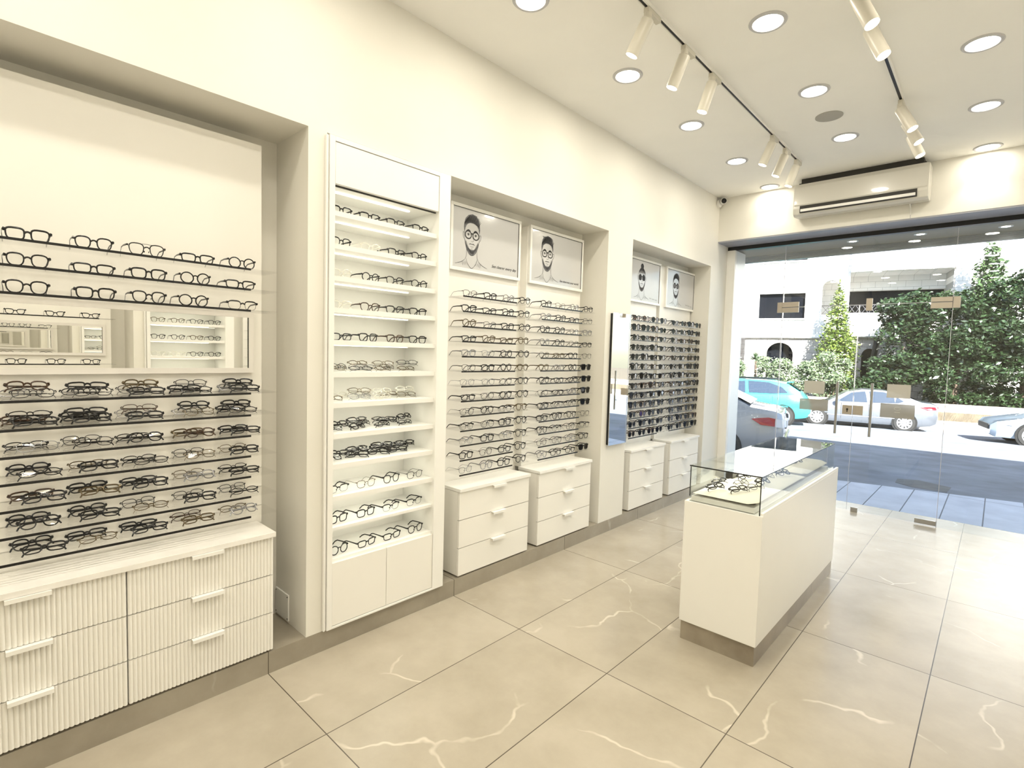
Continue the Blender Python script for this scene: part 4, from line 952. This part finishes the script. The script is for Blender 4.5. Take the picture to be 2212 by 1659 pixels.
def aw(mb):
    mb.prism([(-2.05, -0.02, 3.6)] + [(-1.62 + 0.43 * math.cos(t_), -0.02, 4.75 + 0.5 * math.sin(t_)) for t_ in [PI - PI * k / 12 for k in range(13)]] + [(-1.19, -0.02, 3.6)], (0, 0.03, 0)); mb.box(-2.3, -0.9, -0.02, 0.01, 6.9, 8.4)
mb = MB(); aw(mb); mb.build('window', 'dark_window', b2)
mb = MB(); mb.box(-2.2, -1.0, -0.12, 0.0, 3.3, 3.6); mb.box(-2.4, -0.8, -0.08, 0.0, 6.7, 6.85); mb.build('sill', 'stone_white', b2)
b3 = empty('side_building', (0, 0, 0), 0, 'bluish shaded stone building behind the trees at the right', 'building'); street(b3, 0, 36, 0)
mb = MB(); mb.box(10.3, 24, 0, 8, -0.6, 14); mb.build('wall', 'stone_white', b3)

# ------------------------------------------------------------------ planting
def foliage(name, parent, mat, blobs, leaf, n, seed, flat=0.5):
    rnd = random.Random(seed); vs = []; fs = []
    vol = [b_[3] * b_[4] * b_[5] for b_ in blobs]; tot = sum(x ** 0.67 for x in vol)
    for b_, vv in zip(blobs, vol):
        for _ in range(int(n * vv ** 0.67 / tot)):
            t_ = rnd.random() * 2 * PI; z_ = rnd.uniform(-1, 1); rr = (1 - z_ * z_) ** 0.5; k = rnd.uniform(0.55, 1.05)
            k *= 1 + 0.18 * math.sin(5 * t_ + 3 * z_ + b_[0] * 3)
            c = Vector((b_[0] + b_[3] * k * rr * math.cos(t_), b_[1] + b_[4] * k * rr * math.sin(t_), b_[2] + b_[5] * k * z_))
            a_ = Vector((rnd.gauss(0, 1), rnd.gauss(0, 1), rnd.gauss(0, 1) * flat)).normalized(); q = a_.orthogonal().normalized()
            q = (Matrix.Rotation(rnd.random() * 6.28, 3, a_) @ q); s_ = leaf * rnd.uniform(0.6, 1.3)
            o = len(vs); vs += [c - a_ * s_, c + q * s_ * 0.42, c + a_ * s_, c - q * s_ * 0.42]; fs.append((o, o + 1, o + 2, o + 3))
    mb = MB(); mb.add(vs, fs); return mb.build(name, mat, parent, fix=False)
def cone_blobs(u, z0, z1, r, dv=0.0, p=1.0):
    out = []; n = 9
    for i in range(n):
        t_ = i / (n - 1); rr = r * (1 - t_) ** p * (0.75 if i == 0 else 1) + 0.05
        out.append((u, dv, z0 + (z1 - z0) * t_, rr, rr, (z1 - z0) / n * 0.95))
    return out
t1 = empty('conifer_tree', (0, 0, 0), 0, 'yellow-green pointed conifer in front of the arched loggia', 'tree'); street(t1, 3.35, 28.5, -0.25)
mb = MB(); mb.tube([(0, 0, 0), (0, 0, 4.9)], [0.09, 0.02], 8); mb.build('trunk', 'tree_bark', t1)
foliage('foliage', t1, 'leaf_conifer', cone_blobs(0, 1.5, 5.45, 0.95, 0, 0.85) + [(0.1, 0, 1.2, 0.8, 0.7, 0.9), (0.35, 0, 2.6, .5, .5, .7)], 0.075, 9000, 3)
t2 = empty('cypress_tree', (0, 0, 0), 0, 'tall grey-green cone-shaped cypress rising above the big hedge', 'tree'); street(t2, 8.70, 28.6, -0.25)
mb = MB(); mb.tube([(0, 0, 0), (0, 0, 6.6)], [0.12, 0.02], 8); mb.build('trunk', 'tree_bark', t2)
foliage('foliage', t2, 'leaf_cypress', cone_blobs(0, 2.2, 7.15, 1.35, 0, 0.8), 0.10, 8000, 4)
HD = [('dense_hedge_tree', 'big dark-leaved tree with white-lit leaves, left part of the mass behind the sedan', 5.7, [(0, 0, 2.4, 1.0, 1.2, 1.5), (0.4, 0, 4.0, 1.2, 1.1, 0.75), (-.3, 0, 1.1, .85, 1.0, 1.0)], 15000),
      ('dense_hedge_tree', 'big dark-leaved tree under the cypress, middle of the mass', 7.6, [(0, 0, 3.3, 1.5, 1.3, 1.7), (0.3, 0, 1.4, 1.6, 1.2, 1.4)], 20000),
      ('dense_hedge_tree', 'big dark-leaved tree at the right edge of the view', 9.7, [(0, 0, 3.6, 1.6, 1.4, 2.0), (0.0, 0, 1.5, 1.7, 1.2, 1.4)], 19000)]
def lumpy(bl, k, seed, rr=0.42):
    rnd = random.Random(seed); out = []
    for (x, y, z, a_, b_, c_) in bl:
        out.append((x, y + b_ * 0.2, z, a_ * 0.7, b_ * 0.5, c_ * 0.75))
        for _ in range(k):
            t_ = rnd.random() * 2 * PI; q = rnd.uniform(-0.95, 1); s_ = (1 - q * q) ** 0.5; r2 = rr * rnd.uniform(0.7, 1.25)
            if math.sin(t_) * s_ > 0.55: continue
            out.append((x + a_ * 0.85 * s_ * math.cos(t_), y + b_ * 0.75 * s_ * math.sin(t_), z + c_ * 0.88 * q, r2 * 1.15, r2 * 0.9, r2 * 0.7))
    return out
for i, (nm, lab, u, bl, n) in enumerate(HD):
    t_ = empty(nm, (0, 0, 0), 0, lab, 'tree', 'dense trees behind the garden wall'); street(t_, u, 27.6, -0.25)
    mb = MB(); mb.tube([(0, 0, 0), (0.1, 0, 2.6)], [0.14, 0.06], 8); mb.build('trunk', 'tree_bark', t_)
    foliage('foliage', t_, 'leaf_ficus', lumpy(bl, 34, 5 + i), 0.095, n, 10 + i)
SH = [(-0.9, 0.75, 1.0, 'white-flecked leafy shrub at the left by the pilaster'), (0.75, 1.0, 1.05, 'white-flecked leafy shrub in front of the round arch'), (1.9, 0.75, 0.85, 'low leafy shrub behind the teal car tail'), (3.05, 0.95, 1.15, 'white-flecked leafy shrub at the foot of the conifer'), (4.4, 0.6, 0.62, 'small dark shrub before the dark doorway')]
for i, (u, r, h, lab) in enumerate(SH):
    s_ = empty('oleander_shrub', (0, 0, 0), 0, lab, 'shrub', 'shrubs behind the garden wall'); street(s_, u, 27.15, -0.25)
    mb = MB()
    for k in range(5): mb.tube([(0.1 * k - .2, 0, 0), (0.2 * k - .4, 0, h)], 0.02, 5)
    mb.build('stem', 'tree_bark', s_)
    foliage('foliage', s_, 'leaf_shrub' if i != 4 else 'leaf_ficus', lumpy([(0, 0, h * 1.05, r, 0.6, h * 0.95)], 12, i, 0.3), 0.07, 4200, 20 + i)
    if i != 4: foliage('painted_glint', s_, 'glint_white', [(0, -0.1, h * 1.2, r * 0.95, 0.6, h * 0.8)], 0.03, 380, 40 + i)  # white flecks painted in as sunlight glinting off the leaves
yk = empty('yucca_plant', (0, 0, 0), 0, 'spiky dark yucca between the shrubs at the left', 'plant'); street(yk, -0.02, 28.3, -0.25)
mb = MB(); mb.tube([(0, 0, 0), (0, 0, 1.9)], 0.06, 8); mb.build('trunk', 'tree_bark', yk)
mb = MB(); rn = random.Random(9)
for k in range(60):
    t_ = rn.random() * 6.28; e = rn.uniform(-0.2, 1.4); d = Vector((math.cos(t_) * math.cos(e), math.sin(t_) * math.cos(e), math.sin(e))); q = d.orthogonal().normalized() * 0.02; c = Vector((0, 0, 1.9))
    mb.add([c - q, c + q, c + d * 0.55], [(0, 1, 2)])
mb.build('leaves', 'leaf_ficus', yk, fix=False)

# ------------------------------------------------------------------ cars (all heading to the left, -u)
def car(name, label, mat, u_front, v_near, length, width, height, prof, side_win, wheels, wr, rear=None, front=None, extra=None):
    """prof: list of (x 0..length, z_bottom, z_belt, z_top, glasshouse flag)"""
    vm = v_near + width / 2; z0 = road_z(vm); hw = width / 2
    root = empty(name, (0, 0, 0), 0, label, 'car', 'cars on the street'); street(root, u_front, vm, z0)
    root.rotation_euler = (math.atan(0.038) * -1 * 0, 0, TH)
    mb = MB(); vs = []; fs = []; n = 0
    for (x, zb, zl, zt, taper) in prof:
        w1_ = hw * taper; wr_ = w1_ if zt - zl < 0.12 else w1_ - (zt - zl) * 0.42
        ring = [(-w1_ * 0.90, zb), (-w1_ * 0.99, zb + 0.12), (-w1_, (zb + zl) / 2), (-w1_ * 0.975, zl - 0.03), (-w1_ * 0.95, zl), (-(w1_ * 0.95 + wr_ * 0.93) / 2, (zl + zt) / 2), (-wr_ * 0.93, zt - 0.02), (-wr_ * 0.5, zt + 0.005), (0, zt + 0.015)]
        ring = ring + [(-y, z) for y, z in reversed(ring[:-1])]; n = len(ring)
        vs += [(x, y, z) for y, z in ring]
    for i in range(len(prof) - 1):
        for j in range(n - 1): fs.append((i * n + j, i * n + j + 1, (i + 1) * n + j + 1, (i + 1) * n + j))
        fs.append((i * n + n - 1, i * n, (i + 1) * n, (i + 1) * n + n - 1))
    fs.append(tuple(range(n))); fs.append(tuple(reversed(range((len(prof) - 1) * n, len(prof) * n))))
    mb.add(vs, fs); mb.build('body', mat, root, smooth=True)
    def ysurf(x, z):
        for i in range(len(prof) - 1):
            if prof[i][0] <= x <= prof[i + 1][0]:
                k = (x - prof[i][0]) / (prof[i + 1][0] - prof[i][0] + 1e-9); zl = prof[i][2] * (1 - k) + prof[i + 1][2] * k; zt = prof[i][3] * (1 - k) + prof[i + 1][3] * k; tp = prof[i][4] * (1 - k) + prof[i + 1][4] * k
                w1_ = hw * tp; wr_ = (w1_ - (zt - zl) * 0.42) * 0.93; q = min(1, max(0, (z - zl) / max(zt - zl, 0.05)))
                return w1_ * 0.95 * (1 - q) + wr_ * q
        return hw
    for poly_ in side_win:
        for sg in (-1, 1):
            mb = MB(); xs = [p[0] for p in poly_]; x0_, x1_ = min(xs), max(xs); n_ = 24; vs = []
            for a_ in range(n_ + 1):
                x = min(max(x0_ + (x1_ - x0_) * a_ / n_, x0_ + 1e-4), x1_ - 1e-4); zz = []
                for e_ in range(len(poly_)):
                    (xa, za), (xb, zb_) = poly_[e_], poly_[(e_ + 1) % len(poly_)]
                    if (xa - x) * (xb - x) < 0: zz.append(za + (zb_ - za) * (x - xa) / (xb - xa))
                lo, hi = min(zz), max(zz)
                for b2_ in range(5): z = lo + (hi - lo) * b2_ / 4; vs.append((x, sg * (ysurf(x, z) + 0.012), z))
            mb.add(vs, [(a_ * 5 + b2_, a_ * 5 + b2_ + 1, a_ * 5 + b2_ + 6, a_ * 5 + b2_ + 5) for a_ in range(n_) for b2_ in range(4)]); mb.build('side_window', 'car_glass', root)
    for wx in wheels:
        for sg in (-1, 1):
            mb = MB(); mb.lathe([(wr + 0.055, 0.0), (wr + 0.055, 0.012)], (wx, sg * (hw * 0.985), wr), (0, sg, 0), 28); mb.build('wheel_arch', 'black_metal', root)
            wl = MB(); wl.lathe([(wr * 0.66, -0.18), (wr * 0.97, -0.16), (wr, -0.10), (wr, 0.0), (wr * 0.96, 0.03), (wr * 0.70, 0.035), (wr * 0.66, 0.02)], (wx, sg * (hw * 0.985), wr), (0, sg, 0), 32); W = wl.build('wheel', 'tyre', root, smooth=True)
            rm = MB(); c = Vector((wx, sg * (hw * 0.985 + 0.03), wr)); rm.lathe([(wr * 0.16, 0.006), (wr * 0.14, 0.014)], c, (0, sg, 0), 14)
            rm.lathe([(wr * 0.62, 0.0), (wr * 0.70, 0.008), (wr * 0.70, -0.01), (wr * 0.60, -0.01)], c, (0, sg, 0), 28, cap=False)
            for k in range(10):
                t_ = k * PI / 5; d = Vector((math.cos(t_), 0, math.sin(t_))); q = Vector((-math.sin(t_), 0, math.cos(t_))) * wr * (0.13 if k % 2 else 0.09)
                p0 = c + d * wr * 0.08; p1 = c + d * wr * 0.64; yy = Vector((0, sg * 0.006, 0))
                rm.add([p0 - q + yy, p0 + q + yy, p1 + q * 0.8 + yy, p1 - q * 0.8 + yy], [(0, 1, 2, 3)])
            rm.build('rim', 'wheel_alloy', W)
    if extra: extra(root, hw, ysurf)
    return root
def q4(root, name, mat, pts, off=(0, 0, 0)):
    mb = MB(); mb.poly(pts); return mb.build(name, mat, root)
SED = [(0.0, 0.30, 0.55, 0.58, 0.80), (0.12, 0.22, 0.66, 0.70, 0.92), (0.7, 0.20, 0.80, 0.83, 0.99), (1.25, 0.20, 0.88, 0.93, 1.0), (1.9, 0.20, 0.92, 1.34, 1.0), (2.4, 0.20, 0.93, 1.45, 1.0), (3.0, 0.20, 0.94, 1.455, 1.0), (3.5, 0.20, 0.95, 1.37, 1.0), (4.15, 0.20, 0.98, 1.10, 0.99), (4.45, 0.24, 1.0, 1.06, 0.95), (4.62, 0.32, 0.96, 1.0, 0.86), (4.66, 0.40, 0.80, 0.84, 0.82)]
def sed_extra(root, hw, ys):
    q4(root, 'windscreen', 'car_glass', [(1.33, -hw * .80, 0.97), (1.92, -hw * .66, 1.345), (1.92, hw * .66, 1.345), (1.33, hw * .80, 0.97)])
    q4(root, 'rear_window', 'car_glass', [(3.52, -hw * .62, 1.385), (4.10, -hw * .74, 1.135), (4.10, hw * .74, 1.135), (3.52, hw * .62, 1.385)])
    for sg in (-1, 1):
        mb = MB(); mb.prism([(4.12, sg * (hw * .97), 0.90), (4.30, sg * hw * .955, 0.94), (4.56, sg * hw * .90, 0.93), (4.60, sg * hw * .87, 0.84), (4.35, sg * hw * .95, 0.82)], (0, sg * 0.02, 0)); mb.build('tail_lamp', 'lamp_red', root)
        mb = MB(); mb.box(4.62, 4.675, sg * hw * .38, sg * hw * .70, 0.84, 0.93); mb.build('tail_lamp', 'lamp_red', root)
        mb = MB(); mb.prism([(0.14, sg * hw * .90, 0.60), (0.60, sg * hw * .985, 0.74), (0.66, sg * hw * .985, 0.68), (0.3, sg * hw * .95, 0.56)], (0, sg * 0.015, 0)); mb.build('headlamp', 'lamp_clear', root)
        mb = MB(); mb.lathe([(0.02, 0), (0.09, 0.03), (0.08, 0.09)], (1.62, sg * (hw + 0.05), 0.99), (0, sg, 0), 12); mb.build('wing_mirror', 'car_silver', root)
        mb = MB(); mb.box(1.3, 3.5, sg * hw * 0.999, sg * (hw * 0.999 + 0.008), 0.44, 0.46); mb.build('side_moulding', 'wheel_alloy', root)
        for x in (1.75, 2.62, 3.55):
            mb = MB(); mb.box(x, x + 0.008, sg * hw * 0.97, sg * (hw + 0.004), 0.34, 0.92); mb.build('door_seam', 'dark_gap', root)
    mb = MB(); mb.box(4.64, 4.70, -0.27, 0.27, 0.60, 0.72); mb.build('number_plate', 'plate_white', root)
car('silver_sedan', 'silver sedan parked across the road behind the glass doors', 'car_silver', 1.72, 22.75, 4.66, 1.80, 1.45, SED,
    [[(1.62, 0.97), (2.05, 1.30), (2.50, 1.38), (2.56, 0.98)], [(2.66, 0.98), (2.62, 1.385), (3.05, 1.38), (3.40, 1.26), (3.66, 1.08), (3.50, 1.01)]], (0.98, 3.70), 0.325, extra=sed_extra)
SUV = [(0.0, 0.35, 0.70, 0.75, 0.82), (0.15, 0.28, 0.88, 0.93, 0.93), (0.8, 0.26, 1.0, 1.06, 0.99), (1.15, 0.26, 1.04, 1.12, 1.0), (1.75, 0.26, 1.07, 1.56, 1.0), (2.3, 0.26, 1.08, 1.65, 1.0), (3.2, 0.26, 1.10, 1.63, 1.0), (3.85, 0.26, 1.14, 1.53, 1.0), (4.25, 0.30, 1.13, 1.27, 0.98), (4.45, 0.34, 1.03, 1.08, 0.93), (4.60, 0.42, 0.72, 0.80, 0.86)]
def suv_extra(root, hw, ys):
    q4(root, 'windscreen', 'car_glass', [(1.18, -hw * .8, 1.14), (1.76, -hw * .62, 1.565), (1.76, hw * .62, 1.565), (1.18, hw * .8, 1.14)])
    q4(root, 'rear_window', 'car_glass', [(3.90, -hw * .64, 1.525), (4.27, -hw * .74, 1.285), (4.27, hw * .74, 1.285), (3.90, hw * .64, 1.525)])
    mb = MB(); mb.box(3.80, 4.02, -hw * .66, hw * .66, 1.565, 1.59); mb.build('roof_spoiler', 'car_teal', root)
    for sg in (-1, 1):
        mb = MB(); mb.prism([(4.02, sg * hw * .955, 0.98), (4.32, sg * hw * .93, 1.02), (4.44, sg * hw * .89, 0.95), (4.2, sg * hw * .95, 0.93)], (0, sg * 0.02, 0)); mb.build('tail_lamp', 'lamp_clear', root)
        mb = MB(); mb.box(1.3, 3.35, sg * hw * 0.98, sg * (hw * 1.0 + 0.01), 0.26, 0.40); mb.build('sill_cladding', 'black_metal', root)
        mb = MB(); mb.tube([(1.7, sg * hw * .66, 1.66), (3.6, sg * hw * .66, 1.665)], 0.02, 6); mb.build('roof_rail', 'black_metal', root)
        for x in (1.5, 2.48, 3.38):
            mb = MB(); mb.box(x, x + 0.01, sg * hw * 0.96, sg * (hw + 0.004), 0.42, 1.06); mb.build('door_seam', 'dark_gap', root)
    mb = MB(); mb.box(4.42, 4.64, -hw * .84, hw * .84, 0.40, 0.56); mb.build('rear_bumper', 'wheel_alloy', root, bevel=0.03)
car('teal_car', 'bright turquoise crossover car behind the near silver car', 'car_teal', -2.12, 20.6, 4.60, 1.84, 1.65, SUV,
    [[(1.45, 1.13), (1.85, 1.50), (2.42, 1.57), (2.46, 1.14)], [(2.56, 1.14), (2.52, 1.575), (3.2, 1.55), (3.65, 1.40), (3.86, 1.20), (3.4, 1.15)]], (0.92, 3.72), 0.36, extra=suv_extra)
COR = [(0.0, 0.30, 0.55, 0.58, 0.80), (0.12, 0.22, 0.66, 0.70, 0.92), (0.7, 0.20, 0.80, 0.83, 0.99), (1.25, 0.20, 0.90, 0.95, 1.0), (1.9, 0.20, 0.93, 1.38, 1.0), (2.4, 0.20, 0.94, 1.47, 1.0), (3.0, 0.20, 0.95, 1.46, 1.0), (3.45, 0.20, 0.97, 1.36, 1.0), (4.0, 0.20, 1.0, 1.10, 0.99), (4.38, 0.24, 0.99, 1.05, 0.95), (4.50, 0.30, 0.95, 1.0, 0.88), (4.54, 0.38, 0.80, 0.84, 0.84)]
def cor_extra(root, hw, ys):
    q4(root, 'rear_window', 'car_glass', [(3.47, -hw * .62, 1.375), (3.98, -hw * .74, 1.135), (3.98, hw * .74, 1.135), (3.47, hw * .62, 1.375)])
    q4(root, 'windscreen', 'car_glass', [(1.33, -hw * .80, 0.99), (1.92, -hw * .66, 1.385), (1.92, hw * .66, 1.385), (1.33, hw * .80, 0.99)])
    for sg in (-1, 1):
        mb = MB(); mb.prism([(4.02, sg * hw * .975, 0.88), (4.30, sg * hw * .95, 0.92), (4.42, sg * hw * .92, 0.90), (4.42, sg * hw * .92, 0.76), (4.18, sg * hw * .965, 0.78)], (0, sg * 0.03, 0)); mb.build('tail_lamp', 'lamp_red', root)
        mb = MB(); mb.prism([(4.40, sg * hw * .93, 0.90), (4.50, sg * hw * .88, 0.89), (4.56, sg * hw * .70, 0.88), (4.57, sg * hw * .70, 0.75), (4.52, sg * hw * .88, 0.74), (4.40, sg * hw * .94, 0.76)], (0.01, sg * 0.03, 0)); mb.build('reversing_lamp', 'lamp_clear', root)
        for x in (1.75, 2.62, 3.5):
            mb = MB(); mb.box(x, x + 0.006, sg * hw * 0.97, sg * (hw + 0.003), 0.34, 0.92); mb.build('door_seam', 'dark_gap', root)
    mb = MB(); mb.box(4.52, 4.575, -0.27, 0.27, 0.70, 0.83); mb.build('number_plate', 'plate_white', root)
    mb = MB(); mb.box(4.50, 4.572, -0.29, 0.29, 0.685, 0.70); mb.build('plate_frame', 'dark_gap', root)
    mb = MB(); mb.box(4.44, 4.60, -hw * .80, hw * .80, 0.36, 0.58); mb.build('rear_bumper', 'car_silver_light', root, bevel=0.04)
    mb = MB(); o_ = [(4.515, 0.05 * math.cos(t_), 0.93 + 0.032 * math.sin(t_)) for t_ in [k * PI / 8 for k in range(17)]]
    mb.tube(o_, 0.006, 5); mb.build('emblem', 'chrome', root)
car('silver_car', 'silver car parked by the near kerb, its rear corner behind the pilaster', 'car_silver_light', -2.46, 9.75, 4.54, 1.74, 1.47, COR,
    [[(1.62, 0.99), (2.05, 1.33), (2.50, 1.40), (2.56, 1.0)], [(2.66, 1.0), (2.62, 1.40), (3.05, 1.38), (3.38, 1.27), (3.60, 1.08), (3.45, 1.02)]], (0.92, 3.52), 0.315, extra=cor_extra)
def wc_extra(root, hw, ys):
    q4(root, 'windscreen', 'car_glass', [(1.33, -hw * .80, 0.99), (1.92, -hw * .66, 1.385), (1.92, hw * .66, 1.385), (1.33, hw * .80, 0.99)])
    for sg in (-1, 1):
        mb = MB(); mb.prism([(0.13, sg * hw * .88, 0.60), (0.35, sg * hw * .955, 0.72), (0.75, sg * hw * .992, 0.76), (0.45, sg * hw * .965, 0.60)], (0, sg * 0.02, 0)); mb.build('headlamp', 'lamp_clear', root)
        mb = MB(); mb.lathe([(0.06, 0), (0.05, 0.02)], (0.16, sg * hw * .86, 0.38), (-0.3, sg, 0), 12); mb.build('fog_lamp', 'dark_gap', root)
    mb = MB(); mb.box(-0.03, 0.03, -hw * .62, hw * .62, 0.42, 0.58); mb.build('grille', 'dark_gap', root, bevel=0.02)
car('white_car', 'pale silver-white car whose front enters at the right edge', 'car_white', 7.25, 20.3, 4.54, 1.78, 1.47, COR,
    [[(1.62, 0.99), (2.05, 1.33), (2.50, 1.40), (2.56, 1.0)]], (0.90, 3.52), 0.33, extra=wc_extra)
